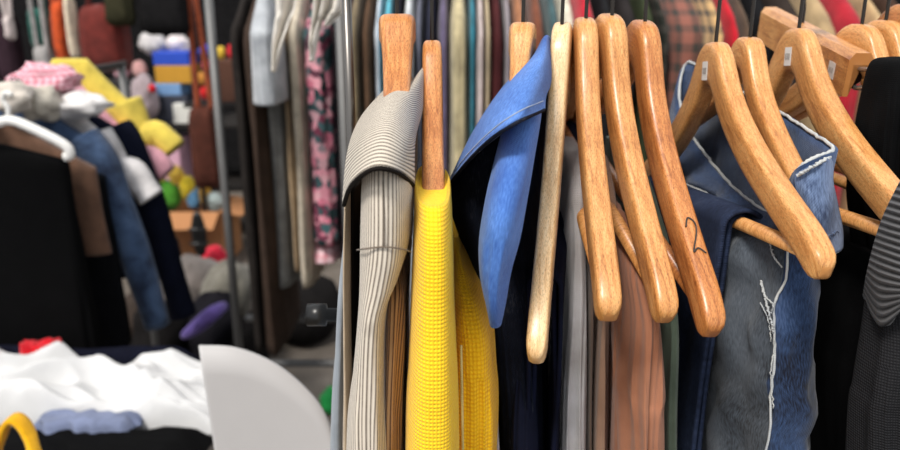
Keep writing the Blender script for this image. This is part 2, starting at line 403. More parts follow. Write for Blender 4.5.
# ------------------------------------------------------------------ garments on the front rack
F = dict(
    stripe_h=fabric('grey_stripe_crosswise', (186, 176, 162), (84, 76, 68), 'stripe_v', .0034), stripe_l=fabric('grey_stripe_lengthwise', (190, 180, 166), (112, 102, 92), 'stripe_u', .0031),
    stripe_warm_lit=fabric('warm_lit_stripe_lengthwise', (158, 122, 84), (84, 56, 34), 'stripe_u', .0036), dark_lining=fabric('dark_lining', (34, 30, 28)), beige_edge=fabric('beige_facing', (188, 168, 142)),
    yellow=fabric('yellow_knit', (248, 190, 22), (222, 146, 6), 'knit', .0032), yellow2=fabric('yellow_rib_knit', (252, 204, 34), (232, 164, 10), 'knit', .0028), thread=fabric('pale_thread', (246, 226, 150)),
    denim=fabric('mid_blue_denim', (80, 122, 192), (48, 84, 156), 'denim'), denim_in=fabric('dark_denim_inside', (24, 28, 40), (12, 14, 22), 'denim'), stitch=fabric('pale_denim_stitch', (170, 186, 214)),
    navy=fabric('navy_wool', (26, 29, 46), (12, 14, 24)), navy2=fabric('blue_black_cotton', (22, 26, 46), (12, 13, 22)), grey=fabric('grey_cotton', (188, 185, 186), (142, 136, 132)),
    taupe=fabric('taupe_cotton', (156, 124, 104), (120, 92, 74)), taupe_dark=fabric('dark_taupe_cotton', (104, 86, 74), (80, 64, 54)), rust=fabric('rust_cotton', (164, 112, 86), (126, 78, 54)), sage=fabric('sage_cotton', (92, 104, 88), (58, 66, 56)),  # taupe_dark: a darker taupe for one trouser leg
    djean=fabric('dark_blue_jean', (42, 52, 76), (20, 24, 38), 'denim'), ljean=fabric('washed_blue_jean', (48, 68, 102), (14, 20, 36), 'denim'), gjean=fabric('faded_grey_jean', (78, 86, 96), (14, 17, 23), 'denim'),
    seam=fabric('grey_brown_seam_thread', (110, 98, 86)), bgrey=fabric('pale_blue_grey_cloth', (150, 158, 166), (120, 126, 134)),  # seam: grey brown thread for the jacket seams
    fray=fabric('frayed_white_thread', (206, 206, 200), (150, 156, 164)), black=fabric('black_cotton', (16, 16, 17), (7, 7, 8)), char=fabric('charcoal_knit', (36, 36, 38), (24, 24, 26), 'knit', .0022),
    ribchar=fabric('charcoal_rib', (92, 92, 94), (20, 20, 22), 'rib_v', .0048))

# striped jacket
jk = thing('striped_jacket', at(378, 450, .6), 'grey and beige striped jacket on the leftmost wooden hanger', 'jacket')
edge_garment('jacket_body', [(82, 393, 410, .645, .80), (100, 386, 414, .62, .86), (125, 380, 416, .595, .87), (175, 362, 418, .585, .9), (250, 366, 414, .53, .92), (290, 372, 411, .49, .92), (330, 372, 409, .475, .92), (400, 368, 407, .47, .92), (450, 366, 407, .47, .92), (640, 362, 407, .48, .9), (820, 360, 407, .48, .9)], F['stripe_warm_lit'], jk, 3, .006, .6, seed=1)  # warm light reflected by the cardigan is put into the brown stripe colour
edge_garment('sleeve', [(140, 364, 406, .495, .57), (180, 358, 411, .458, .575), (250, 356, 412, .450, .57), (290, 356, 401, .450, .565), (330, 355, 386, .450, .56), (400, 349, 386, .45, .56), (450, 343, 391, .45, .56), (560, 342, 396, .45, .56), (680, 348, 390, .455, .555)], F['stripe_l'], jk, 3, .003, .85, seed=2, ff=.6)
patch('collar', [[(384, 92, .655), (396, 85, .60), (412, 83, .60), (424, 66, .64), (426, 62, .67)],
                 [(362, 118, .60), (380, 106, .540), (398, 102, .535), (412, 108, .555), (424, 100, .62)],
                 [(349, 152, .55), (364, 140, .49), (386, 132, .475), (406, 142, .49), (414, 138, .56)],
                 [(344, 204, .54), (352, 184, .47), (374, 168, .445), (398, 172, .455), (413, 184, .51)]], F['stripe_h'], jk, 44, 36, .003)
tube('collar_edge', [at(344, 205, .54), at(352, 185, .467), at(374, 169, .442), at(398, 173, .452), at(413, 185, .507)], .0016, F['dark_lining'], jk, 8, m=30)
edge_garment('front_facing', [(185, 343, 348, .55, .62), (260, 341, 347, .53, .62), (330, 341, 348, .53, .62), (400, 341, 350, .53, .62), (450, 340, 351, .53, .62), (640, 340, 350, .53, .62), (800, 341, 350, .53, .61)], F['beige_edge'], jk, 3, .002, .8, seed=3, N=48)
edge_garment('lining', [(190, 346, 358, .57, .75), (330, 346, 360, .57, .75), (450, 346, 358, .57, .75), (700, 346, 358, .57, .75)], F['dark_lining'], jk, 3, .003, .8, seed=4, N=40)
tube('shoulder_seam', [at(383, 180, .4555), at(384, 210, .4515), at(384, 247, .4485)], .0005, F['seam'], jk, 6, m=16)
tube('sleeve_seam', [at(357, 250, .47), at(364, 249, .453), at(384, 247, .4485), at(402, 249, .453), at(411, 252, .47)], .0006, F['seam'], jk, 6, m=20)

gsh = edge_garment('grey_shirt', [(196, 346, 350, .60, .66), (250, 341, 348, .60, .68), (300, 336, 346, .60, .69), (360, 333, 345, .60, .70), (450, 328, 344, .60, .70), (700, 326, 344, .60, .70)], F['bgrey'], None, 3, .003, .8, seed=19, N=40)
tag(gsh, 'pale blue grey shirt edge left of the striped jacket below the clamp', 'shirt')
# yellow cardigan
yc = thing('yellow_cardigan', at(450, 450, .6), 'bright yellow knitted cardigan on the slim upright hanger', 'cardigan')
edge_garment('cardigan_body', [(250, 452, 462, .60, .75), (275, 450, 474, .57, .84), (310, 446, 492, .54, .88), (350, 444, 504, .52, .9), (400, 442, 508, .51, .9), (450, 440, 510, .505, .9), (600, 440, 503, .50, .88), (760, 442, 500, .50, .88)], F['yellow'], yc, 2, .004, .7, seed=5)
edge_garment('sleeve', [(205, 419, 449, .472, .575), (209, 414, 454, .460, .60), (235, 413, 456, .450, .60), (270, 412, 457, .446, .58), (330, 410, 458, .443, .57), (390, 408, 460, .44, .56), (450, 405, 462, .44, .56), (600, 404, 462, .44, .56), (700, 408, 458, .445, .56)], F['yellow2'], yc, 2, .0022, .75, seed=6, ff=.8)
tube('stitch_line', [at(461, 345, .515), at(462, 400, .503), at(463, 460, .498)], .0011, F['thread'], yc, 6, m=30)

# denim shirt
ds = thing('denim_shirt', at(500, 450, .65), 'mid blue denim shirt with folded collar and dark inside', 'shirt')
edge_garment('shirt_body', [(150, 478, 540, .62, .86), (200, 470, 545, .60, .9), (300, 478, 548, .59, .9), (450, 495, 548, .58, .9), (700, 495, 548, .57, .88)], F['denim_in'], ds, -6, .005, .6, seed=7)
edge_garment('sleeve', [(108, 510, 541, .56, .66), (135, 500, 538, .525, .65), (170, 490, 532, .485, .64), (215, 480, 524, .463, .60), (255, 474, 516, .462, .59), (285, 476, 507, .465, .58), (312, 484, 502, .472, .565), (328, 490, 499, .485, .55)], F['denim'], ds, -8, .004, .85, seed=8, ff=.7)
patch('lining', [[(447, 190, .645), (462, 172, .60), (480, 152, .575), (500, 136, .57)], [(452, 212, .64), (466, 205, .60), (482, 196, .58), (500, 190, .575)], [(462, 244, .64), (472, 242, .60), (484, 240, .585), (500, 240, .58)], [(472, 290, .64), (480, 292, .60), (488, 294, .59), (500, 296, .585)]], F['denim_in'], ds, 24, 24, .002)
patch('collar', [[(531, 64, .70), (537, 52, .67), (543, 40, .665), (547, 36, .67), (550, 40, .70)],
                 [(505, 86, .66), (522, 73, .595), (538, 64, .58), (546, 66, .60), (550, 80, .64)],
                 [(474, 132, .64), (490, 110, .56), (512, 94, .535), (534, 90, .54), (545, 96, .59)],
                 [(447, 188, .64), (464, 166, .555), (490, 140, .50), (518, 122, .495), (544, 110, .56)]], F['denim'], ds, 44, 36, .0025)
for k, dy in ((0, -5),):
    tube('stitching', [at(455, 176+dy, .594), at(467, 160+dy, .548), at(491, 136+dy, .4985), at(518, 117+dy, .4945), at(543, 106+dy, .558)], .0005, F['stitch'], ds, 6, m=40)
tube('collar_edge', [at(447, 188, .639), at(464, 166, .553), at(490, 140, .498), at(518, 122, .493), at(544, 110, .558)], .0014, F['denim_in'], ds, 8, m=36)

# navy coat between denim shirt and the pale hanger
nv = edge_garment('navy_coat', [(68, 534, 544, .65, .75), (120, 524, 541, .635, .85), (220, 518, 541, .62, .9), (330, 510, 540, .60, .9), (450, 502, 542, .57, .9), (720, 502, 542, .56, .88)], F['navy'], None, -10, .006, .6, seed=9)
tag(nv, 'dark navy coat hanging between the denim shirt and the pale hanger', 'coat')

# trousers folded over hanger bars
def folded(h, name, mat, label, s0, s1, leg=.5, r=.012, seed=0, amp=.006, spread=0, dz=-.168, layers=2, cat='trousers', drop2=None):
    o = thing(name, h.pt((s0+s1)/2, dz)-Vector((0, 0, leg)), label, cat)
    ya = math.radians(h.yaw); R = Vector((math.cos(ya), math.sin(ya), 0)); D = Vector((math.sin(ya), -math.cos(ya), 0))
    for L in range(layers):
        rr = r*(1-.45*L); nu, nvv = 56, 30; ins = .012*L; leg_l = leg-.03*L
        prof = []
        for i in range(26): prof.append((-rr, -leg_l*(1-i/26), 1-i/26))
        for i in range(13):
            a = math.pi*(1-i/12); prof.append((rr*math.cos(a), rr*math.sin(a)*.8, 0))
        for i in range(1, 27): prof.append((rr, -leg_l*i/26, i/26))
        V = []; fs = []; uvs = []; acc = 0; prev = None
        for (t, z, f) in prof:
            if prev: acc += math.hypot(t-prev[0], z-prev[1])
            prev = (t, z); row = []
            for j in range(nvv):
                q = j/(nvv-1); s = s0+ins+(s1-s0-ins*1.5)*q
                base = h.pt(s/h.sc, dz+.0065)
                n1 = noise.noise(Vector((s*22+seed, f*1.6*(1 if t > 0 else -1)+L*5, seed*2.0)))
                n2 = noise.noise(Vector((s*60, f*3+seed*4, L*3+(7 if t > 0 else 0))))
                flare = spread*f*(1 if t > 0 else -1)
                row.append((base+R*(t+(n1*amp+n2*amp*.4)*min(1, f*4)+flare)+D*(noise.noise(Vector((seed, f*3, t*50)))*amp*1.2*f)+Vector((0, 0, z)), (s, acc)))
            V.append(row)
        vs = [p for row in V for p, _ in row]
        for i in range(len(V)-1):
            for j in range(nvv-1):
                ix = (i*nvv+j, i*nvv+j+1, (i+1)*nvv+j+1, (i+1)*nvv+j); fs.append(ix)
                uvs.append([V[k//nvv][k % nvv][1] for k in ix])
        mk('trouser_leg', vs, fs, mat, o, uvs, solid=.0035)
    return o
folded(hD, 'navy_trousers', F['navy2'], 'blue black trousers folded over the bar of the pale hanger', -.17, .155, .5, .013, 11, .007, .006)
et = thing('grey_trousers', at(576, 450, .7), 'soft grey trousers folded on a bar, lightest of the folded trousers', 'trousers')
edge_garment('trouser_leg', [(150, 567, 581, .735, .86), (165, 565, 586, .69, .87), (210, 564, 590, .64, .87), (300, 563, 592, .6, .87), (450, 558, 590, .585, .87), (680, 558, 590, .58, .86)], F['grey'], et, -3, .006, .6, seed=12)
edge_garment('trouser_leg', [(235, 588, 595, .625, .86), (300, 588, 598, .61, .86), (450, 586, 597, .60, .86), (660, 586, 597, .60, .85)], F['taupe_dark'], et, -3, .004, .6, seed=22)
rt = thing('brown_trousers', at(640, 450, .65), 'rust brown trousers folded over the bar of the leaning hanger', 'trousers')
edge_garment('trouser_leg', [(214, 618, 630, .66, .78), (250, 617, 637, .62, .78), (310, 615, 638, .60, .77), (380, 616, 634, .59, .76), (450, 614, 634, .585, .76), (680, 613, 634, .58, .76)], F['rust'], rt, 4, .012, .65, seed=14)
edge_garment('trouser_leg', [(258, 642, 652, .58, .68), (285, 641, 661, .555, .66), (330, 642, 668, .54, .63), (400, 634, 670, .535, .62), (450, 637, 667, .53, .62), (680, 636, 668, .53, .62)], F['rust'], rt, 6, .013, .7, seed=24)
sg = thing('sage_trousers', at(678, 450, .65), 'dark sage green trousers folded beside the rust brown pair', 'trousers')
edge_garment('trouser_leg', [(150, 628, 642, .79, .88), (180, 640, 655, .73, .87), (230, 652, 673, .66, .86), (280, 661, 683, .61, .85), (340, 666, 688, .59, .85), (450, 664, 686, .58, .85), (680, 664, 686, .58, .84)], F['sage'], sg, 6, .005, .65, seed=15)
edge_garment('trouser_leg', [(300, 656, 664, .62, .84), (450, 654, 664, .60, .84), (660, 654, 664, .60, .83)], F['sage'], sg, 6, .004, .65, seed=25)
dj = folded(hH, 'dark_jeans', F['djean'], 'dark indigo jeans folded over the bare bar of the stickered hanger', -.185, .085, .52, .017, 16, .008, .010, cat='jeans')
tp = edge_garment('taupe_skirt', [(158, 599, 610, .75, .86), (178, 598, 618, .69, .87), (220, 598, 626, .65, .87), (280, 597, 620, .625, .87), (340, 596, 614, .61, .87), (450, 594, 613, .60, .87), (700, 594, 612, .60, .86)], F['taupe'], None, 2, .006, .6, seed=13)
tag(tp, 'taupe skirt hanging between the grey and the rust brown trousers', 'skirt')
folded(hJ, 'black_jeans', F['black'], 'black jeans folded over the bar behind the ribbed charcoal cardigan', -.185, .03, .52, .017, 17, .008, .010, cat='jeans')

# faded jeans, waist open towards the camera
lj = thing('faded_jeans', at(800, 450, .6), 'washed blue jeans with open frayed waist hanging from their own hanger', 'jeans')
wp = [(833, 152, .577), (818, 160, .562), (799, 172, .560), (782, 206, .59), (767, 215, .615), (736, 193, .68), (712, 166, .76), (690, 134, .85), (679, 98, .92), (686, 66, .95), (704, 72, .90), (724, 86, .82), (756, 102, .74), (784, 118, .68), (808, 134, .63)]
K = len(wp); wpw = [tuple(at(*q)) for q in wp]
ext = wpw[-3:]+wpw+wpw[:4]
NR = 96
def closed(ctrl, n):
    m = len(ctrl); out = []
    for k in range(n):
        t = k/n*m; i = int(t) % m; f = t-int(t)
        p0, p1, p2, p3 = (np.array(ctrl[(i+d) % m]) for d in (-1, 0, 1, 2))
        out.append(Vector(.5*((2*p1)+(-p0+p2)*f+(2*p0-5*p1+4*p2-p3)*f*f+(-p0+3*p1-3*p2+p3)*f**3)))
    return out
ring0 = closed(wpw, NR)
def jean_low(z, x0, hx, yn, yf):
    out = []
    for k in range(NR):
        t = k/NR*K
        # same order as the waist: near end 0..2, left side 2..8, far end 8..9, right side back to 15
        if t < 2.2: a = -.30+.6*t/2.2
        elif t < 8.5: a = .30+(math.pi-.6)*(t-2.2)/6.3
        elif t < 9.5: a = math.pi-.30+.6*(t-8.5)
        else: a = math.pi+.30+(math.pi-.6)*(t-9.5)/(K-9.5)
        cx, sy = sup(a, .6)
        q = Vector((x0-hx*sy, (yn+yf)/2-(yf-yn)/2*cx, z))
        w = noise.noise(Vector((q.y*26, z*5, 3.3+(5 if sy > 0 else 0))))*.009+noise.noise(Vector((q.y*60, z*14, 1)))*.004
        q.x += w*abs(sy)
        out.append(q)
    return out
lows = [jean_low(1.425, .270, .022, .552, .93), jean_low(1.36, .272, .028, .547, .93), jean_low(1.28, .276, .031, .54, .93), jean_low(1.18, .275, .032, .535, .92), jean_low(1.05, .275, .034, .535, .92), jean_low(.85, .275, .034, .535, .9), jean_low(.7, .275, .033, .535, .9)]
ctl = [ring0]+lows; rings = []
for k in range(NR):
    pass
cols = [catmull([tuple(r[k]) for r in ctl], 60) for k in range(NR)]
rings = []
for j in range(60):
    ring = []
    for k in range(NR):
        q = Vector(cols[k][j]); f = min(1, j/12)
        q += Vector((1, -.5, .3))*noise.noise(Vector((q.y*35, q.z*35, q.x*60)))*.008*f*(1-min(1, max(0, j-14)/20)*.45)
        q += Vector((1, -.3, 0))*(1-abs(noise.noise(Vector((q.y*22+q.z*14, q.z*9-q.y*6, 8.8))))*2)*.005*f
        ring.append(q)
    rings.append(ring)
jb = loft('jeans_body', rings, [F['ljean'], F['gjean']], lj, cap0=False, cap1=True, fm=lambda u, v: 1 if 2.3/K < u < 8.6/K else 0)
md = jb.modifiers.new('solid', 'SOLIDIFY'); md.thickness = .0022; md.offset = 0
wb = [[q for q in ring0], [Vector(rings[3][k]) for k in range(NR)]]
# waistband: a second layer just outside the cloth
cen = sum(ring0, Vector())/NR
def outw(k, r, d):
    a, b = r[(k-1) % NR], r[(k+1) % NR]; t = (b-a).normalized(); nn = t.cross(Vector((0, 0, 1))).normalized()
    return nn*d
band = [[r[k]+outw(k, r, -.0022)+Vector((0, 0, dz)) for k in range(NR)] for r, dz in ((ring0, .003), (rings[2], 0), (rings[4], 0), (rings[6], 0))]
vs = [p for r in band for p in r]; fs = []; uvs = []
for j in range(3):
    for k in range(NR):
        k2 = (k+1) % NR; fs.append((j*NR+k, j*NR+k2, (j+1)*NR+k2, (j+1)*NR+k)); uvs.append([(k*.011, j*.013), (k*.011+.011, j*.013), (k*.011+.011, j*.013+.013), (k*.011, j*.013+.013)])
mk('waistband', vs, fs, F['ljean'], lj, uvs, solid=.002)
def fray(name, pts, r, parent, seed, m=90, jit=.0018, mat=None):
    pp = [Vector(p)+Vector((noise.noise(Vector((i*.7, seed, 0))), noise.noise(Vector((i*.7, seed, 4))), noise.noise(Vector((i*.7, seed, 9)))))*jit for i, p in enumerate(catmull([tuple(q) for q in pts], m))]
    return tube(name, pp, r, mat or F['fray'], parent, 6, rfun=lambda t: r*(.8+.5*abs(noise.noise(Vector((t*40, seed, 2))))))
fray('frayed_edge', [r+Vector((0, 0, .003)) for r in ring0[::2]]+[ring0[0]+Vector((0, 0, .003))], .0017, lj, 1, 160)
fray('frayed_edge', [rings[6][k]+outw(k, rings[6], -.004) for k in range(0, NR, 2)]+[rings[6][0]+outw(0, rings[6], -.004)], .0009, lj, 2, 140)
kk = int(2.25/K*NR)
fray('side_seam', [rings[j][kk]+outw(kk, rings[j], -.0025) for j in range(7, 58, 3)], .0012, lj, 5, 90, .001)
# pocket edge on the faded left side
F['acid'] = fabric('acid_washed_denim', (98, 116, 148), (30, 44, 74), 'denim', scale=40)
patch('hip_panel', [[(798, 174, 0.5560), (809, 167, 0.5530), (821, 160, 0.5560), (832, 154, 0.5740)], [(803, 205, 0.5500), (813, 203, 0.5420), (825, 200, 0.5450), (836, 194, 0.5670)], [(810, 232, 0.5480), (818, 233, 0.5400), (829, 228, 0.5420), (839, 222, 0.5640)], [(814, 258, 0.5460), (822, 257, 0.5390), (832, 254, 0.5410), (841, 248, 0.5620)]], F['acid'], lj, 20, 24, .002, .003, 3)
fray('frayed_edge', [at(797, 176, 0.5520), at(809, 169, 0.5480), at(821, 162, 0.5510), at(833, 155, 0.5700)], .0014, lj, 11, 60)
fray('frayed_edge', [at(814, 259, 0.5430), at(822, 258, 0.5360), at(832, 255, 0.5380), at(841, 249, 0.5590)], .0010, lj, 12, 60)
fray('frayed_edge', [at(811, 240, 0.5450), at(819, 240, 0.5370), at(830, 235, 0.5390), at(840, 229, 0.5610)], .0008, lj, 13, 60, mat=F['acid'])
def on_left(x, y):      # the point of the faded left side seen at a photo pixel
    best = (1e9,)
    for j_ in range(4, 56):
        for k_ in range(int(2.3/K*NR), int(6/K*NR)):
            q_ = rings[j_][k_]; px_ = proj(q_); e_ = (px_[0]-x)**2+(px_[1]-y)**2
            if e_ < best[0]: best = (e_, j_, k_)
    return rings[best[1]][best[2]]+outw(best[2], rings[best[1]], -.003)+Vector((-.001, -.001, 0))
for sd_, pl, r_ in ((7, [(764, 284), (768, 296), (775, 308), (784, 318), (791, 326)], .0012), (8, [(766, 280), (772, 292), (780, 304), (788, 314)], .0007), (9, [(772, 240), (776, 256), (783, 268)], .0007), (10, [(778, 322), (783, 345), (786, 372), (787, 400)], .0007), (12, [(768, 300), (770, 322), (776, 340)], .0006)):
    fray('pocket_edge', [on_left(*p_) for p_ in pl], r_, lj, sd_, 44, .0015)
# black trousers on the clamp rods
bt = edge_garment('black_trousers', [(59, 900, 930, .615, .645), (66, 889, 935, .605, .65), (100, 881, 935, .60, .65), (150, 872, 932, .60, .65), (200, 868, 930, .605, .66), (260, 872, 925, .61, .66), (420, 872, 925, .61, .66)], F['black'], None, -6, .007, .75, seed=20)
tag(bt, 'black trousers draped over the steel rods of the wooden clamp', 'trousers')
# charcoal cardigan on J
cc = thing('charcoal_cardigan', at(900, 450, .6), 'charcoal knitted cardigan with ribbed collar at the right photo edge', 'cardigan')
edge_garment('cardigan_body', [(275, 910, 950, .56, .8), (320, 896, 960, .55, .86), (380, 886, 970, .545, .88), (450, 880, 970, .54, .88), (700, 880, 970, .53, .86)], F['black'], cc, 4, .005, .6, seed=21)
edge_garment('front_panel', [(262, 900, 950, .52, .55), (300, 892, 960, .505, .545), (350, 887, 970, .495, .54), (400, 878, 970, .49, .535), (450, 871, 970, .49, .535), (700, 868, 970, .48, .53)], F['char'], cc, 4, .004, .6, seed=23)
patch('ribbed_collar', [[(903, 182, .51), (912, 184, .50), (930, 190, .49), (946, 200, .48)],
                        [(884, 222, .515), (896, 226, .50), (918, 232, .485), (944, 238, .475)],
                        [(871, 268, .525), (884, 276, .50), (910, 282, .48), (940, 282, .475)],
                        [(866, 296, .54), (884, 326, .50), (906, 306, .485), (930, 312, .475)]], F['ribchar'], cc, 36, 44, .005)

# ------------------------------------------------------------------ the place
gm = NT('worn_asphalt', .9, .2); g1 = gm.noise(gm.obj(), 3, 6); g2 = gm.noise(gm.obj(), 120, 3)
gm.col(gm.ramp(gm.math('ADD', gm.math('MULTIPLY', g1, .7), gm.math('MULTIPLY', g2, .35)), [(.3, lin((66, 60, 54))), (.6, lin((112, 104, 96))), (.8, lin((150, 142, 132)))])); gm.bump(g2, .5, .004)
fl = mk('floor', [(-7, -3, 0), (7, -3, 0), (7, 6.6, 0), (-7, 6.6, 0)], [(0, 1, 2, 3)], gm.m, smooth=False); tag(fl, 'worn grey asphalt market ground under the racks', kind='structure')
wl = box('wall_back', (0, 6.55, 1.5), (14, .06, 3.0), fabric('black_stall_canvas', (30, 29, 30), (14, 14, 15)), bevel=0); tag(wl, 'dark canvas back wall of the market stall', kind='structure')
M['greypole2'] = plain('worn_grey_tube', (112, 112, 112), .5, .4, .3)

BF = {}
def bfab(c, kind='plain', c2=None, period=.02):
    key = (c, kind, c2)
    if key not in BF: BF[key] = fabric('cloth_%s_%03d' % (kind, len(BF)), c, c2, kind, period, bump=.2)
    return BF[key]
def hung(name, Y, xl, xr, ybot, mat, label, cat, seed, rail_z, depth=.24, yaw=0, top=None, amp=.008, group=None, shoulder=True, hook=True):
    """a garment on a far rack, seen edge-on: xl..xr photo columns at its near edge"""
    A = at(xl, 100, Y); B = at(xr, 100, Y); c = (A.x+B.x)/2; h = (B.x-A.x)/2
    zb = at(xl, ybot, Y).z; zt = rail_z-.09 if top is None else top
    o = thing(name, (c, Y+depth, zb), label, cat, group)
    yw = math.radians(yaw); d = Vector((math.sin(yw), -math.cos(yw), 0)); r = Vector((math.cos(yw), math.sin(yw), 0)); rings = []
    for j in range(34):
        f = j/33; z = zt+(zb-zt)*f; drop = zt-z
        L = depth*(min(1, .22+drop/.14) if shoulder else 1)
        hh = h*(min(1, .45+drop/.2) if shoulder else 1)*(1+.12*f)
        rings.append(ringfold(Vector((c, Y+depth, z)), d, r, L, hh, .75, 56, amp*min(1, drop*5), seed, z, 1.0))
    loft('garment_body', rings, mat, o)
    if hook:
        cx = Vector((c, Y+depth, 0))
        tube('hanger_hook', [cx+Vector((0, 0, zt-.01)), cx+Vector((0, 0, rail_z-.022)), cx+Vector((0, -.018, rail_z)), cx+Vector((0, 0, rail_z+.02)), cx+Vector((0, .018, rail_z))], .002, M['darksteel'], o, 6, m=18)
    return o
def mkrack(name, label, X0, X1, Y, z, low=None):
    o = thing(name, ((X0+X1)/2, Y, 0), label, 'clothes rack')
    tube('rail', [(X0-.03, Y, z), (X1+.03, Y, z)], .013, M['steel'], o, 12)
    for X in (X0, X1):
        tube('upright', [(X, Y, .03), (X, Y, z)], .014, M['greypole2'], o, 14)
        tube('foot', [(X, Y-.25, .03), (X, Y+.25, .03)], .016, M['greypole2'], o, 12)
    if low:
        for q in low: tube('lower_rail', [(X0, Y+q[0], q[1]), (X1, Y+q[0], q[1])], .014, M['greypole2'], o, 12)
    return o
# rack left of centre
YL = 2.2; ZL = 1.74
XL0 = at(226, 200, YL+.2).x
mkrack('far_clothes_rack', 'grey steel clothes rack holding coats and the floral dress', XL0, .02, YL+.2, ZL, [(0, .40), (.12, .52)])
LG = 'clothes on the rack left of centre'
left = [
 ('dark_jacket', 231, 246, 352, (46, 42, 40), 'plain', 'dark grey jacket next to the grey rack post', 'jacket', 0, -.02),
 ('brown_trousers', 243, 262, 356, (66, 52, 44), 'plain', 'long dark brown trousers hanging to the lower rail', 'trousers', 0, -.04),
 ('grey_trousers', 258, 281, 288, (120, 120, 118), 'plain', 'mid grey trousers below the pale grey shirt', 'trousers', 0, .03),
 ('beige_trousers', 281, 290, 272, (176, 152, 122), 'plain', 'narrow beige trousers between grey trousers and cream coat', 'trousers', 0, .02),
 ('cream_coat', 288, 303, 288, (206, 194, 174), 'plain', 'long cream coat left of the pink floral dress', 'coat', 0, -.02),
 ('floral_dress', 301, 333, 246, (60, 84, 88), 'floral', 'pink and teal floral dress in the far rack', 'dress', 0, 0),
 ('red_scarf', 326, 334, 240, (190, 22, 48), 'plain', 'narrow crimson red scarf right of the floral dress', 'scarf', 0, .06),
 ('black_jacket', 332, 344, 262, (26, 22, 26), 'plain', 'black jacket right of the floral dress', 'jacket', 0, .0),
 ('plum_cardigan', 340, 352, 270, (78, 52, 66), 'plain', 'dark plum cardigan right of the black jacket', 'cardigan', 0, .02)]
for i, (nm, x0, x1, yb, c, kd_, lb, ct, yw_, dy) in enumerate(left):
    hung(nm, YL+dy, x0, x1, yb, bfab(c, kd_), lb, ct, 30+i, ZL, .2, 0, group=LG)
# pale grey shirt pinned in front
gs = hung('grey_shirt', YL-.16, 250, 276, 106, bfab((186, 190, 194), 'plain', (140, 144, 150)), 'pale grey satin shirt hanging above the grey trousers', 'shirt', 50, ZL, .1, group=LG)
ps = hung('patterned_blouse', YL+.02, 300, 330, 264, bfab((236, 200, 206), 'plaid', (200, 130, 140), .03), 'pink and white patterned blouse hanging below the floral dress', 'blouse', 51, ZL, .12, group=LG, top=at(315, 226, YL).z, hook=False)
# torn white plastic covers hung on a stall pole
sp = tube('stall_pole', [(-1.4, 1.42, 1.74), (1.6, 1.42, 1.74)], .015, M['greypole2']); tag(sp, 'grey overhead stall pole above the racks', 'pole')
sp_roots = [(-1.4, 1.42), (1.6, 1.42)]
white_pl = plain('pale_cover_plastic', (228, 222, 212), .5, .3)
def hang_sheet(name, pts_l, pts_r, Y, label, cat, mat, n=30, seed=0):
    """a thin hanging cover with its own curl; outlines are at their own distance Y"""
    Lp = catmull([tuple(at(x, y, Y)) for x, y in pts_l], n); Rp = catmull([tuple(at(x, y, Y)) for x, y in pts_r], n); vs = []; fs = []; uvs = []
    # wrap over the pole first
    for j in range(n):
        for i in range(12):
            f = i/11; q = Vector(Lp[j])*(1-f)+Vector(Rp[j])*f
            q.y += .018*math.sin(f*9+j*.13+seed)*min(1, j/6)+.01*noise.noise(Vector((f*3, j*.2, seed)))
            vs.append(q)
    for j in range(n-1):
        for i in range(11): fs.append((j*12+i, j*12+i+1, (j+1)*12+i+1, (j+1)*12+i)); uvs.append([(i*.01, j*.01), (i*.01+.01, j*.01), (i*.01+.01, j*.01+.01), (i*.01, j*.01+.01)])
    return tag(mk(name, vs, fs, mat, None, uvs, solid=.0025), label, cat)
def zpx(z, Y): return proj((0, Y, z))[1]
t0 = zpx(1.76, 1.41)
hang_sheet('torn_cover', [(272, t0), (274, 0), (273, 30), (273, 71)], [(308, t0), (298, 0), (290, 26), (275, 72)], 1.40, 'torn pale plastic strip hanging pointed in front of the cream coat', 'plastic cover', white_pl)
hang_sheet('torn_cover', [(310, t0), (314, 0), (312, 30), (311, 60)], [(330, t0), (326, 0), (320, 25), (312, 62)], 1.40, 'narrow pale plastic strip in front of the floral dress', 'plastic cover', white_pl, seed=2)
hang_sheet('plastic_flap', [(324, t0), (324, 0), (323, 15), (324, 26)], [(346, t0), (345, 0), (341, 14), (328, 26)], 1.405, 'rounded white plastic flap above the black jacket', 'plastic cover', white_pl, seed=4)

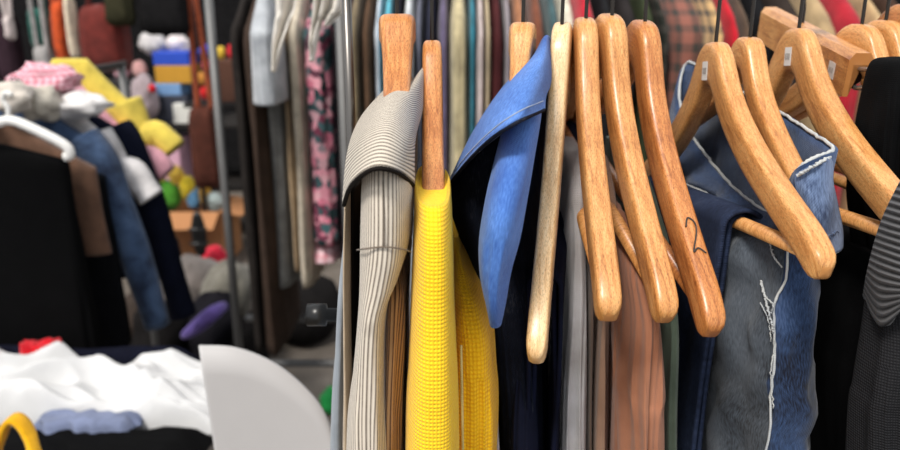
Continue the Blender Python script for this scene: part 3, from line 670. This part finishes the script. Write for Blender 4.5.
# rack behind the wooden hangers
YC = 1.9; ZC = 1.76
mkrack('far_clothes_rack', 'steel clothes rack of blurred clothes behind the wooden hangers', -.30, 1.75, YC+.22, ZC)
mid = [
 (347, 362, (120, 106, 82), 'coat', 'olive brown coat left of the broad hanger'), (361, 374, (88, 66, 50), 'jacket', 'dark brown jacket just left of the broad hanger'),
 (374, 382, (214, 222, 232), 'shirt', 'white shirt seen left beside the broad hanger'), (382, 394, (92, 176, 196), 'shirt', 'cyan shirt above the broad hanger'), (394, 402, (40, 40, 48), 'jacket', 'black jacket above the broad hanger'),
 (402, 414, (212, 216, 218), 'blouse', 'white blouse between the broad and the slim hanger'), (414, 424, (104, 106, 122), 'jumper', 'blue grey jumper left of the slim hanger'), (424, 437, (44, 46, 62), 'jacket', 'blue black jacket behind the slim hanger'),
 (437, 450, (100, 90, 118), 'cardigan', 'dusty purple cardigan right of the slim hanger'), (449, 469, (192, 178, 140), 'coat', 'khaki cream coat between slim hanger and denim shirt'), (468, 477, (44, 122, 142), 'shirt', 'narrow teal shirt right of the khaki coat'),
 (477, 485, (206, 190, 188), 'blouse', 'pale pink blouse right of the teal shirt'), (485, 491, (196, 176, 140), 'trousers', 'narrow sand trousers beside the maroon coat'), (490, 504, (76, 34, 36), 'coat', 'maroon coat left of the denim shirt collar'),
 (504, 511, (160, 150, 156), 'cardigan', 'grey lilac cardigan right of the maroon coat'), (510, 528, (164, 112, 80), 'jacket', 'tan rust jacket behind the denim shirt hanger'), (528, 546, (120, 70, 50), 'jacket', 'brown jacket behind the denim shirt collar'),
 (546, 560, (64, 92, 96), 'shirt', 'grey teal shirt left behind the pale hanger'), (558, 578, (214, 208, 188), 'jumper', 'cream fluffy jumper behind the pale hanger'), (577, 598, (186, 26, 46), 'jacket', 'red jacket above the grey trousers hanger'),
 (598, 616, (32, 32, 34), 'coat', 'black coat above the leaning hanger'), (616, 640, (46, 42, 42), 'coat', 'charcoal coat left of the reddish hanger'), (640, 656, (58, 66, 44), 'jacket', 'dark moss jacket behind the reddish hanger'), (655, 667, (36, 38, 34), 'coat', 'black coat left of the plaid shirt'),
 (667, 708, (132, 84, 72), 'shirt', 'brown plaid shirt above the faded jeans'), (708, 722, (196, 158, 108), 'jumper', 'tan jumper right of the plaid shirt'), (722, 737, (196, 28, 44), 'cardigan', 'red cardigan above the stickered hanger'), (737, 748, (92, 74, 60), 'jacket', 'taupe brown jacket right of the red cardigan'),
 (748, 776, (26, 26, 28), 'trousers', 'black trousers left of the wooden clamp'), (776, 806, (54, 46, 42), 'coat', 'dark brown coat behind the wooden clamp'), (806, 836, (176, 150, 112), 'jumper', 'camel jumper behind the wooden clamp'), (836, 866, (170, 32, 46), 'jumper', 'red jumper above the honey hanger'),
 (866, 884, (190, 160, 118), 'jacket', 'beige jacket at the far right of the rack'), (884, 912, (70, 50, 40), 'jacket', 'dark brown jacket at the far right of the rack')]
MG = 'clothes on the rack behind the wooden hangers'
for i, (x0, x1, c, ct, lb) in enumerate(mid):
    kind = 'plaid' if 'plaid' in lb else 'plain'
    hung(ct, YC+random.uniform(-.04, .05), x0, x1, 470, bfab(c, kind, (64, 60, 56) if kind == 'plaid' else None, .05), lb, ct, 60+i, ZC, .22, 0, group=MG, amp=.006)

# ------------------------------------------------------------------ table at the lower left
TX0, TX1, TY0, TY1, TZ = -1.75, -.50, 1.14, 1.755, .70
tb = thing('market_table', ((TX0+TX1)/2, (TY0+TY1)/2, 0), 'folding table at the lower left under the white cloth', 'table')
tw = plain('table_board', (60, 54, 50), .6)
box('tabletop', ((TX0+TX1)/2, (TY0+TY1)/2, TZ-.015), (TX1-TX0, TY1-TY0, .03), tw, tb)
for x in (TX0+.05, TX1-.05):
    for y in (TY0+.05, TY1-.05): tube('leg', [(x, y, 0), (x, y, TZ-.03)], .016, M['greypole2'], tb, 12)
def heap(name, x0, x1, y0, y1, z0, hfun, mat, label, cat, nx=60, ny=44, drape=0):
    """cloth heap lying on a surface: closed mesh with a rumpled top"""
    vs = []; fs = []; uvs = []
    for j in range(ny):
        for i in range(nx):
            u, v = i/(nx-1), j/(ny-1); x = x0+(x1-x0)*u; y = y0+(y1-y0)*v
            e = min(1, min(u, 1-u, v, 1-v)*9); e = math.sin(e*math.pi/2)
            vs.append((x+.015*noise.noise(Vector((v*6, u, 3))), y+.02*noise.noise(Vector((u*7, 1, v))), z0+.002+hfun(x, y, u, v)*e))
    top = len(vs)
    for j in range(ny):
        for i in range(nx): vs.append((vs[j*nx+i][0], vs[j*nx+i][1], z0+.001))
    for j in range(ny-1):
        for i in range(nx-1):
            q = (j*nx+i, j*nx+i+1, (j+1)*nx+i+1, (j+1)*nx+i); fs.append(q); fs.append(tuple(top+k for k in q[::-1]))
            uvs.append([(vs[k][0], vs[k][1]) for k in q]); uvs.append([(0, 0)]*4)
    return tag(mk(name, vs, fs, mat, None, uvs), label, cat)
def fold_h(a, seed, s=5.0):
    def f(x, y, u, v):
        q = Vector((x*s*.7+seed, y*s*1.6+x*2, seed*2))
        r = 1-abs(noise.noise(q))*1.6; r2 = 1-abs(noise.noise(q*2.3))*1.6
        return a*(.62+.22*r+.12*r2+.1*noise.noise(q*.5))
    return f
def ridge_h(a, seed):
    def f(x, y, u, v):
        w = noise.noise(Vector((x*3+seed, y*4, 1)))*.25
        q = Vector((x*3.0+y*2.0+w, y*9-x*2.5+w*3, seed)); r1 = 1-abs(noise.noise(q))*2.8; r2 = 1-abs(noise.noise(q*2.1+Vector((4, 2, 0))))*2.2
        return a*(.42+.40*max(0, r1)+.22*max(0, r2)+.35*noise.noise(Vector((x*2.2, y*3, seed+5))))
    return f
wc = fabric('white_cotton', (206, 206, 206), (197, 197, 198), bump=.2, sheen=0)
heap('white_cloth', -1.6, -.50, 1.46, 1.70, TZ, ridge_h(.125, 1), wc, 'crumpled white cloth heaped on the lower left table', 'cloth', 150, 90)
heap('black_cloth', -1.15, -.52, 1.16, 1.45, TZ, fold_h(.05, 2), bfab((12, 12, 13)), 'flat black cloth in front of the crumpled white cloth', 'cloth')
heap('blue_grey_shirt', -.90, -.68, 1.40, 1.47, TZ+.035, fold_h(.03, 4, 9), bfab((122, 132, 162)), 'folded blue grey shirt between white cloth and black cloth', 'shirt', 40, 20)
heap('navy_cloth', -1.36, -.62, 1.705, 1.75, TZ, fold_h(.09, 6), bfab((20, 22, 36)), 'dark navy cloth bundle along the back of the table', 'cloth', 40, 20)
heap('red_cloth', -1.07, -.97, 1.67, 1.73, TZ+.035, fold_h(.085, 5, 9), bfab((214, 26, 40)), 'small red cloth behind the white cloth', 'cloth', 30, 20)
# yellow strap
ys = bfab((240, 178, 20))
strap_pts = [(-4, 470, 1.10), (2, 436, 1.12), (10, 420, 1.13), (20, 421, 1.13), (30, 436, 1.12), (42, 470, 1.09)]
sw_ = [tuple(at(*q)) for q in strap_pts]; P3 = [Vector(p) for p in catmull([(sw_[0][0]-.01, 1.175, .708)]+sw_+[(sw_[-1][0]+.01, 1.175, .708)], 30)]; rg = []
for i, p in enumerate(P3):
    d = (P3[min(i+1, 29)]-P3[max(i-1, 0)]).normalized(); a = Vector((0, 1, 0)); b = d.cross(a).normalized()
    rg.append([p+a*(.016*x)+b*(.0055*y) for x, y in [sup(2*math.pi*k/12, .5) for k in range(12)]])
tag(loft('yellow_strap', rg, ys), 'looped yellow strap at the lower left photo corner', 'strap')
# rounded board leaning on the table end
bp = plain('pale_board_plastic', (186, 184, 184), .5, .3, var=.03)
def board():
    Y0 = .99; top = [(198, 347), (232, 351), (268, 366), (298, 388), (320, 412), (332, 440), (335, 470)]
    R = [Vector(p) for p in catmull([tuple(at(x, y, Y0)) for x, y in top], 40)]
    xl0, xl1 = at(198, 347, Y0), at(218, 450, Y0); vs = []; fs = []
    fl_ = Vector((xl1.x+.02, Y0, 0)); n = 26
    # columns from left edge to right edge, each running from its top down to the ground
    X0 = xl0.x; X1 = R[-1].x
    for i, p in enumerate(R):
        f = (p.x-X0)/(X1-X0)
        for j in range(n):
            z = p.z*(1-j/(n-1)); dz = xl0.z-z
            shift = (at(215, 450, Y0).x-xl0.x)/(xl0.z-at(215, 450, Y0).z)*min(dz, .35)*(1-f)
            q = Vector((p.x+shift, Y0-.03*(1-z)*1+.012*math.sin(f*2.4), z)); vs.append(q)
    for i in range(len(R)-1):
        for j in range(n-1): fs.append((i*n+j, (i+1)*n+j, (i+1)*n+j+1, i*n+j+1))
    return mk('plastic_board', vs, fs, bp, solid=.006)
tag(board(), 'pale grey plastic board with rounded corner standing before the white cloth', 'board')

# ------------------------------------------------------------------ rail of clothes facing us at the left
RX = -1.17
rk = thing('far_clothes_rack', (RX, 2.1, 0), 'low steel rack at the left edge holding black and denim clothes', 'clothes rack')
tube('rail', [(RX, 1.70, 1.41), (RX, 2.75, 1.41)], .012, M['steel'], rk, 12)
for y in (1.85, 2.72):
    tube('upright', [(RX, y, .02), (RX, y, 1.41)], .013, M['greypole2'], rk, 12); tube('foot', [(RX-.25, y, .02), (RX+.25, y, .02)], .015, M['greypole2'], rk, 10)
def facing(name, Y, zt, hw, zb, mat, label, cat, seed, th_=.035, slope=.12, sleeve=None, dx=0, hem=1.05, amp=.008, mats=None):
    X = RX+dx; o = thing(name, (X, Y, zb), label, cat, 'clothes on the low rack at the left'); rings = []
    for j in range(36):
        f = j/35; z = zt+(zb-zt)*f; drop = zt-z; k = min(1, drop/slope)
        L = .05+(hw-.05)*k; L *= 1+(hem-1)*f
        rings.append(ringfold(Vector((X, Y, z)), Vector((1, 0, 0)), Vector((0, 1, 0)), L, th_*(.5+.5*k), .6, 64, amp*min(1, drop*4), seed, z, .7))
    loft('garment_body', rings, mat, o)
    if sleeve:
        for sx in (1,):
            pts = [(X+sx*(hw-.05), Y, zt-slope*.75), (X+sx*(hw+.0), Y-.01, zt-slope-.06), (X+sx*(hw+.05), Y-.015, zt-slope-sleeve*.5), (X+sx*(hw+.10), Y-.02, zt-slope-sleeve)]
            tube('sleeve', pts, .05, mat, o, 20, m=20, rfun=lambda t: (.052-.014*t)*(1+.06*math.sin(t*14+seed)))
    tube('hanger_hook', [(X, Y, zt-.01), (X, Y, 1.385), (X+.018, Y, 1.41), (X, Y, 1.43), (X-.018, Y, 1.41)], .002, M['darksteel'], o, 6, m=16)
    return o
facing('black_dress', 1.80, 1.30, .235, .72, bfab((9, 9, 10)), 'long black dress nearest on the low rack at the left', 'dress', 90, amp=.006, slope=.05)
facing('brown_jacket', 1.90, 1.33, .252, .98, bfab((104, 76, 60)), 'brown jacket right behind the black dress', 'jacket', 91)
facing('black_skirt', 1.97, 1.22, .240, .68, bfab((14, 15, 18)), 'black skirt below the brown jacket', 'skirt', 96, slope=.04)
facing('denim_jacket', 2.04, 1.355, .215, .98, fabric('far_denim_blue', (62, 82, 112), (22, 30, 50), 'denim', scale=14), 'blue denim jacket with its sleeve hanging on the low rack', 'jacket', 92, sleeve=.52)
facing('white_shirt', 2.14, 1.385, .20, 1.0, bfab((234, 230, 230)), 'white shirt whose shoulder shows above the denim jacket', 'shirt', 93, sleeve=.14, slope=.17)
facing('navy_jacket', 2.22, 1.35, .225, .80, bfab((20, 24, 40)), 'navy jacket behind the denim jacket with long sleeve', 'jacket', 94, sleeve=.56)
facing('pink_shirt', 2.29, 1.39, .19, 1.0, bfab((232, 170, 184)), 'pink shirt between the white shirt and the yellow one', 'shirt', 97, sleeve=.10, slope=.18)
facing('yellow_shirt', 2.36, 1.455, .20, 1.02, bfab((232, 208, 92)), 'pale yellow shirt highest on the low rack at the left', 'shirt', 95, sleeve=.10, slope=.18)
# white plastic hanger on top of the black dress
wh = thing('plastic_hanger', at(20, 118, 1.75), 'white plastic hanger on the black dress at the left edge', 'hanger')
wpl = plain('white_hanger_plastic', (236, 234, 230), .35, .5)
tube('hanger_body', [at(-60, 150, 1.755), at(-36, 133, 1.755), at(0, 122, 1.755), at(14, 121, 1.755), at(36, 130, 1.755), at(58, 141, 1.755), at(68, 148, 1.755), at(70, 155, 1.755), at(65, 157, 1.755)], .0115, wpl, wh, 12, m=40)
tube('hook', [at(8, 121, 1.755), at(8, 108, 1.755), at(3, 100, 1.755), at(5, 93, 1.755), at(12, 95, 1.755)], .006, wpl, wh, 8, m=20)
# soft things heaped on top of the low rack
def pile(name, x, y, Y, rx, rz, c, label, cat, seed, ry=.07, amp=.3, kind='plain', c2=None):
    p = at(x, y, Y); s = Y/FP
    return tag(blob(name, p, (rx*s, ry, rz*s), bfab(c, kind, c2), None, amp, seed, freq=1.7), label, cat)
pile('white_scarf', 14, 98, 1.92, 18, 15, (226, 216, 204), 'crumpled off white scarf above the white plastic hanger', 'scarf', 1)
pile('pink_blouse', 48, 80, 2.1, 30, 15, (230, 190, 200), 'pale pink blouse heaped on the low rack', 'blouse', 2, kind='plaid', c2=(190, 90, 110))
pile('cream_scarf', 42, 104, 2.0, 16, 18, (206, 198, 184), 'cream scarf bundled beside the denim jacket collar', 'scarf', 3)
pile('white_blouse', 74, 106, 2.08, 30, 13, (240, 236, 234), 'bright white blouse lying over the denim jacket', 'blouse', 4)

# ------------------------------------------------------------------ far stall at the upper left
YF = 4.9
shelf = thing('stall_shelf', (-1.75, 5.35, 0), 'dark stall shelf carrying boxes and toys at the back', 'shelf')
dk = plain('dark_stained_board', (34, 30, 28), .7)
SX0, SX1 = -2.6, -1.1
zs = [at(160, 122, 5.1).z, at(160, 183, 5.1).z]
for z in zs: box('shelf_board', ((SX0+SX1)/2, 5.3, z-.015), (SX1-SX0, .55, .03), dk, shelf)
for x in (SX0+.02, SX1-.02): box('side_panel', (x, 5.3, .72), (.03, .55, 1.44), dk, shelf)
z_a, z_b = zs
def onbox(name, x0, x1, ytop, zb, Y, dep, c, label, cat, rz=0, mat=None):
    A = at(x0, ytop, Y); B = at(x1, ytop, Y); h = max(.02, A.z-zb)
    return tag(box(name, ((A.x+B.x)/2, Y+dep/2, zb+h/2), (B.x-A.x, dep, h), mat or plain(name+'_surface', c, .6), None, rz, .006), label, cat)
def bl(name, x0, x1, y0, y1, Y, c, label, cat, seed, amp=.18, ry=None, flat=None, kind='plain', c2=None):
    c0 = at((x0+x1)/2, (y0+y1)/2, Y); a = at(x0, y0, Y); b = at(x1, y1, Y); rx, rz = (b.x-a.x)/2, (a.z-b.z)/2
    return tag(blob(name, c0, (rx, ry or min(rx, rz)*.9, rz), bfab(c, kind, c2), None, amp, seed, flat=flat), label, cat)
onbox('storage_box', 150, 186, 96, z_a, 5.08, .2, (52, 56, 70), 'dark blue grey box on the upper stall shelf', 'box')
b1z = at(160, 96, 5.08).z
onbox('folded_towel', 150, 180, 84, b1z, 5.1, .2, (126, 166, 214), 'light blue folded towel on the dark box', 'towel')
onbox('game_box', 154, 190, 66, at(160, 84, 5.1).z+.001, 5.12, .2, (206, 152, 48), 'ochre yellow game box on the light blue towel', 'box')
onbox('plastic_tray', 152, 188, 52, at(160, 66, 5.12).z+.002, 5.14, .2, (40, 80, 200), 'blue plastic tray on top of the ochre box', 'tray')
bl('plastic_bag', 138, 168, 30, 55, 5.35, (214, 210, 210), 'pale crumpled plastic bag behind the blue tray', 'bag', 11)
bl('plastic_bag', 164, 192, 34, 56, 5.4, (236, 226, 226), 'white crumpled plastic bag beside the brown bag strap', 'bag', 12)
bl('cushion', 130, 160, 76, 122, 5.0, (176, 160, 164), 'grey pink cushion leaning on the upper stall shelf', 'cushion', 13, ry=.09)
bl('red_ball', 148, 157, 84, 93, 4.9, (206, 30, 40), 'small red ball before the grey pink cushion', 'ball', 14, .03)
onbox('storage_box', 108, 150, 80, z_a, 5.2, .2, (40, 38, 40), 'black box behind the grey pink cushion', 'box')
bl('plush_toy', 112, 132, 58, 80, 5.3, (232, 178, 190), 'pink plush toy beside the yellow shirt shoulder', 'toy', 15)
bl('plush_toy', 132, 148, 60, 80, 5.3, (214, 164, 160), 'dusty pink plush toy above the grey pink cushion', 'toy', 16)
bl('orange_ball', 116, 130, 42, 58, 5.3, (222, 142, 40), 'orange ball below the dark red bag', 'ball', 17, .04)
onbox('white_carton', 172, 191, 104, z_a, 5.02, .12, (226, 226, 220), 'small white carton at the shelf edge', 'box')
onbox('pink_box', 138, 178, 140, z_b, 5.0, .25, (226, 176, 196), 'pale pink box on the lower stall shelf', 'box')
onbox('plastic_tray', 130, 166, 133, at(150, 140, 5.0).z+.001, 5.0, .2, (112, 148, 206), 'light blue tray lying on the pale pink box', 'tray')
for i, (x0, x1, y0, y1, c, lb) in enumerate([
    (198, 212, 44, 58, (40, 70, 190), 'blue plush toy beside the grey rack post'), (201, 211, 59, 71, (226, 60, 110), 'hot pink ball beside the grey rack post'), (199, 213, 86, 100, (220, 34, 38), 'bright red toy below the hot pink ball'),
    (196, 210, 72, 86, (206, 140, 60), 'tan plush toy above the bright red toy'), (215, 226, 46, 60, (232, 196, 70), 'yellow plush toy right of the grey post'), (226, 238, 44, 60, (206, 40, 50), 'red plush toy right of the grey post')]):
    bl('plush_toy', x0, x1, y0, y1, 4.6, c, lb, 'toy', 20+i, .08)
ts = thing('toy_shelf', (at(215, 101, 4.6).x, 4.62, 0), 'narrow dark shelf under the plush toys behind the post', 'shelf')
zt_ = at(215, 101, 4.6).z; xa, xb = at(190, 101, 4.6).x, at(246, 101, 4.6).x
box('shelf_board', ((xa+xb)/2, 4.62, zt_-.012), (xb-xa, .3, .024), dk, ts)
for x in (xa+.02, xb-.02): tube('leg', [(x, 4.62, 0), (x, 4.62, zt_-.024)], .014, dk, ts, 8)
onbox('brown_box', 217, 240, 60, zt_, 4.55, .14, (96, 60, 44), 'small brown box under the yellow and red plush toys', 'box')
# cardboard box full of toys, on the ground
cb = thing('cardboard_box', at(188, 265, 4.55), 'brown open cardboard box filled with toys on the ground', 'box')
cm = plain('brown_cardboard', (178, 126, 86), .85, .15); q0, q1 = at(150, 262, 4.5), at(224, 262, 4.5); ztop = at(150, 212, 4.5).z
zc = 0.0; wbx = q1.x-q0.x; cxb = (q0.x+q1.x)/2
for (dx, dy, sx, sy) in ((0, 0, wbx, .012), (0, .4, wbx, .012), (-wbx/2, .2, .012, .41), (wbx/2, .2, .012, .41)):
    box('side', (cxb+dx, 4.5+dy, (zc+ztop)/2), (sx, sy, ztop-zc), cm, cb, bevel=.002)
box('bottom', (cxb, 4.7, .008), (wbx, .4, .012), cm, cb, bevel=.002)
mk('flap', [(cxb-wbx/2, 4.49, ztop), (cxb+wbx/2, 4.49, ztop), (cxb+wbx/2, 4.34, ztop-.07), (cxb-wbx/2, 4.34, ztop-.07)], [(0, 1, 2, 3)], cm, cb, solid=.006, smooth=False)
mk('flap', [(cxb+wbx/2, 4.51, ztop), (cxb+wbx/2, 4.89, ztop), (cxb+wbx/2+.13, 4.89, ztop-.03), (cxb+wbx/2+.13, 4.51, ztop-.03)], [(0, 1, 2, 3)], cm, cb, solid=.006, smooth=False)
for i, (x0, x1, y0, y1, c, lb) in enumerate([(146, 182, 180, 212, (96, 176, 60), 'bright green plush toy on top of the cardboard box'), (142, 166, 168, 186, (236, 208, 110), 'cream yellow toy behind the green plush'), (166, 186, 166, 184, (240, 196, 80), 'yellow toy right behind the green plush'),
    (178, 196, 176, 200, (244, 214, 60), 'lemon yellow toy beside the brown shoulder bag'), (186, 202, 188, 210, (110, 160, 200), 'sky blue toy right of the green plush'), (198, 212, 184, 206, (226, 170, 60), 'amber toy at the right rim of the box'), (206, 224, 192, 212, (200, 214, 210), 'pale grey toy at the right rim of the box')]):
    bl('plush_toy', x0, x1, y0, y1, 4.68, c, lb, 'toy', 40+i, .15)
# bags hanging from a high pole
hp = tube('bag_pole', [(-3.4, 4.15, 1.78), (-.5, 4.15, 1.78)], .018, M['greypole2']); tag(hp, 'high pole carrying the hanging bags at the back', 'pole')
def bag(name, x0, x1, y0, y1, Y, c, label, seed, strapx=None, c_strap=None, dep=.06, cat='bag', sp=.6, strap_w=.012, gap=.03):
    A = at(x0, y0, Y); B = at(x1, y1, Y); c0 = (A+B)/2; hw, hz = (B.x-A.x)/2, (A.z-B.z)/2
    o = thing(name, (c0.x, Y, B.z), label, cat); rings = []
    for j in range(18):
        f = j/17; z = B.z+(A.z-B.z)*f; k = (1-abs(2*f-1)**3.5)**.5*.97+.03
        rings.append(ringfold(Vector((c0.x, Y, z)), Vector((1, 0, 0)), Vector((0, 1, 0)), hw*(.75+.25*k)*(1-.12*f), dep*k, sp, 40, .01, seed, z, .5))
    m = bfab(c); loft('bag_body', rings, m, o)
    sx = strapx or (c0.x-hw*.6, c0.x+hw*.6); zt = A.z-.02; up = 1.79
    ms = bfab(c_strap or c)
    for s, e in ((sx[0], c0.x-gap), (sx[1], c0.x+gap)):
        pts = [Vector((s, Y, zt)), Vector((s*.6+e*.4, Y, zt*.6+up*.4)), Vector((e, Y, up))]
        tube('strap', pts, strap_w, ms, o, 8, m=12)
    return o
bag('shoulder_bag', 188, 222, 106, 188, 4.15, (84, 46, 36), 'dark brown leather shoulder bag hanging on a long strap', 1, c_strap=(150, 70, 40), strap_w=.016, gap=.014, strapx=(at(198, 110, 4.15).x, at(212, 110, 4.15).x))
bag('red_bag', 78, 132, 4, 72, 4.15, (112, 44, 38), 'large dark red leather bag hanging at the upper left', 2, dep=.1)
bag('black_bag', 138, 190, -20, 35, 4.1, (30, 29, 30), 'flat black bag at the top above the stall shelf', 3, dep=.07, sp=.35)
bag('olive_bag', 104, 136, -14, 26, 4.05, (58, 56, 40), 'dark olive bag overlapping the dark red bag', 4)
bag('teal_bag', 28, 54, 8, 50, 4.15, (44, 112, 100), 'teal green bag hanging at the upper left', 5)
bag('grey_pouch', 34, 54, 46, 74, 4.05, (170, 166, 164), 'pale grey pouch below the teal bag', 6, dep=.04)
bag('orange_bag', 50, 72, 0, 66, 4.12, (222, 92, 46), 'orange red bag between the teal and the dark red bag', 7, dep=.05)
bag('cream_bag', 64, 80, -8, 60, 4.08, (240, 222, 196), 'narrow cream bag beside the orange red bag', 8, dep=.04)
bag('plum_bag', -6, 26, 14, 88, 4.1, (58, 42, 50), 'long dark plum bag at the top left edge', 9)
bag('white_pouch', 5, 15, 16, 40, 3.98, (214, 200, 196), 'slim white pouch before the dark plum bag', 10, dep=.03)
bag('black_backpack', -30, 6, -10, 90, 4.15, (24, 22, 24), 'black backpack cut by the top left photo edge', 11, dep=.1)

# ------------------------------------------------------------------ things on the ground
def gl(name, x0, x1, ytop, Y, c, label, cat, seed, dep=.2, amp=.2, kind='plain'):
    A = at(x0, ytop, Y); B = at(x1, ytop, Y); h = max(.04, A.z)
    return tag(blob(name, ((A.x+B.x)/2, Y+dep*.5, h*.46), ((B.x-A.x)/2, dep, h*.56), bfab(c, kind), None, amp, seed, flat=.004), label, cat)
gl('grey_holdall', 152, 214, 272, 3.75, (112, 104, 100), 'slumped grey holdall on the ground before the cardboard box', 'bag', 1, .25, .25)
gl('grey_blanket', 196, 244, 272, 3.6, (120, 116, 106), 'olive grey blanket bundle on the ground beside the post', 'blanket', 2, .2)
gl('black_bag', 178, 232, 304, 3.15, (26, 25, 30), 'black bag on the ground carrying a purple cloth', 'bag', 3, .2)
tag(tube('purple_cloth', [at(224, 306, 3.02), at(212, 314, 2.93), at(198, 326, 2.93), at(184, 336, 2.95)], .03, bfab((98, 80, 150)), None, 14, m=24, rfun=lambda t: .012+.022*math.sin(math.pi*min(1, .12+t*.8))), 'purple cloth hanging over the black bag on the ground', 'cloth')
gl('black_bag', 120, 176, 312, 3.05, (28, 26, 26), 'black bag on the ground behind the white cloth', 'bag', 5, .2)
gl('brown_bag', 96, 150, 304, 3.25, (66, 56, 50), 'dark taupe bag behind the white cloth', 'bag', 6, .2)
gl('black_bag', 30, 100, 318, 3.0, (18, 18, 18), 'black bag under the hem of the black dress', 'bag', 7, .25)
gl('black_bag', -60, 34, 322, 2.95, (24, 24, 25), 'black bag at the left photo edge behind the table', 'bag', 8, .25)
gl('black_bag', 224, 262, 330, 3.0, (22, 20, 20), 'black bag under the dark brown trousers', 'bag', 9, .2)
gl('black_suitcase', 258, 338, 288, 3.4, (28, 26, 26), 'black suitcase standing behind the lower rails of the rack', 'suitcase', 10, .25, .08)
gl('red_jumper', 192, 228, 250, 4.2, (206, 38, 60), 'red jumper on the ground before the cardboard box', 'jumper', 11, .1)
gl('dark_trousers', 150, 172, 232, 4.2, (40, 40, 48), 'dark trousers heaped beside the cardboard box', 'trousers', 12, .12)
gl('green_bag', 318, 340, 396, 2.75, (30, 150, 70), 'small green bag on the ground beyond the pale board', 'bag', 13, .08)
sd = thing('sandal', at(199, 262, 4.1), 'black sandal standing upright before the cardboard box', 'shoe')
q = at(199, 236, 4.1); rg = []
for j in range(14):
    f = j/13; z = at(199, 256, 4.1).z+(at(199, 212, 4.1).z-at(199, 256, 4.1).z)*f; hw = .045*(.55+.45*math.sin(math.pi*min(1, f*1.05)))*(1 if .02 < f < .98 else .6)
    rg.append([Vector((q.x+hw*math.cos(t)*1.0, 4.1+.014*math.sin(t), z)) for t in [2*math.pi*k/20 for k in range(20)]])
loft('sole', rg, M['blackplastic'], sd)
for zz in (.3, .62):
    z = at(199, 256, 4.1).z*(1-zz)+at(199, 212, 4.1).z*zz
    tube('strap', [(q.x-.045, 4.09, z), (q.x-.02, 4.05, z+.01), (q.x+.02, 4.05, z+.01), (q.x+.045, 4.09, z)], .012, M['blackplastic'], sd, 8, m=12)

# ------------------------------------------------------------------ light
w = bpy.data.worlds.new('overcast_sky'); SC.world = w; w.use_nodes = True
bg = w.node_tree.nodes['Background']; bg.inputs[0].default_value = (.93, .96, 1, 1); bg.inputs[1].default_value = .85
sl = bpy.data.lights.new('sun', 'SUN'); so = bpy.data.objects.new('sun', sl); COL.objects.link(so)
sl.energy = 3.2; sl.angle = math.radians(14); sl.color = (1, .95, .88); so.location = (1, -2, 5)
so.rotation_euler = Vector((.30, .52, -.85)).to_track_quat('-Z', 'Y').to_euler()
vs_ = SC.view_settings; vs_.view_transform = 'Standard'; vs_.look = 'None'; vs_.exposure = .22; vs_.gamma = 1; vs_.use_curve_mapping = False
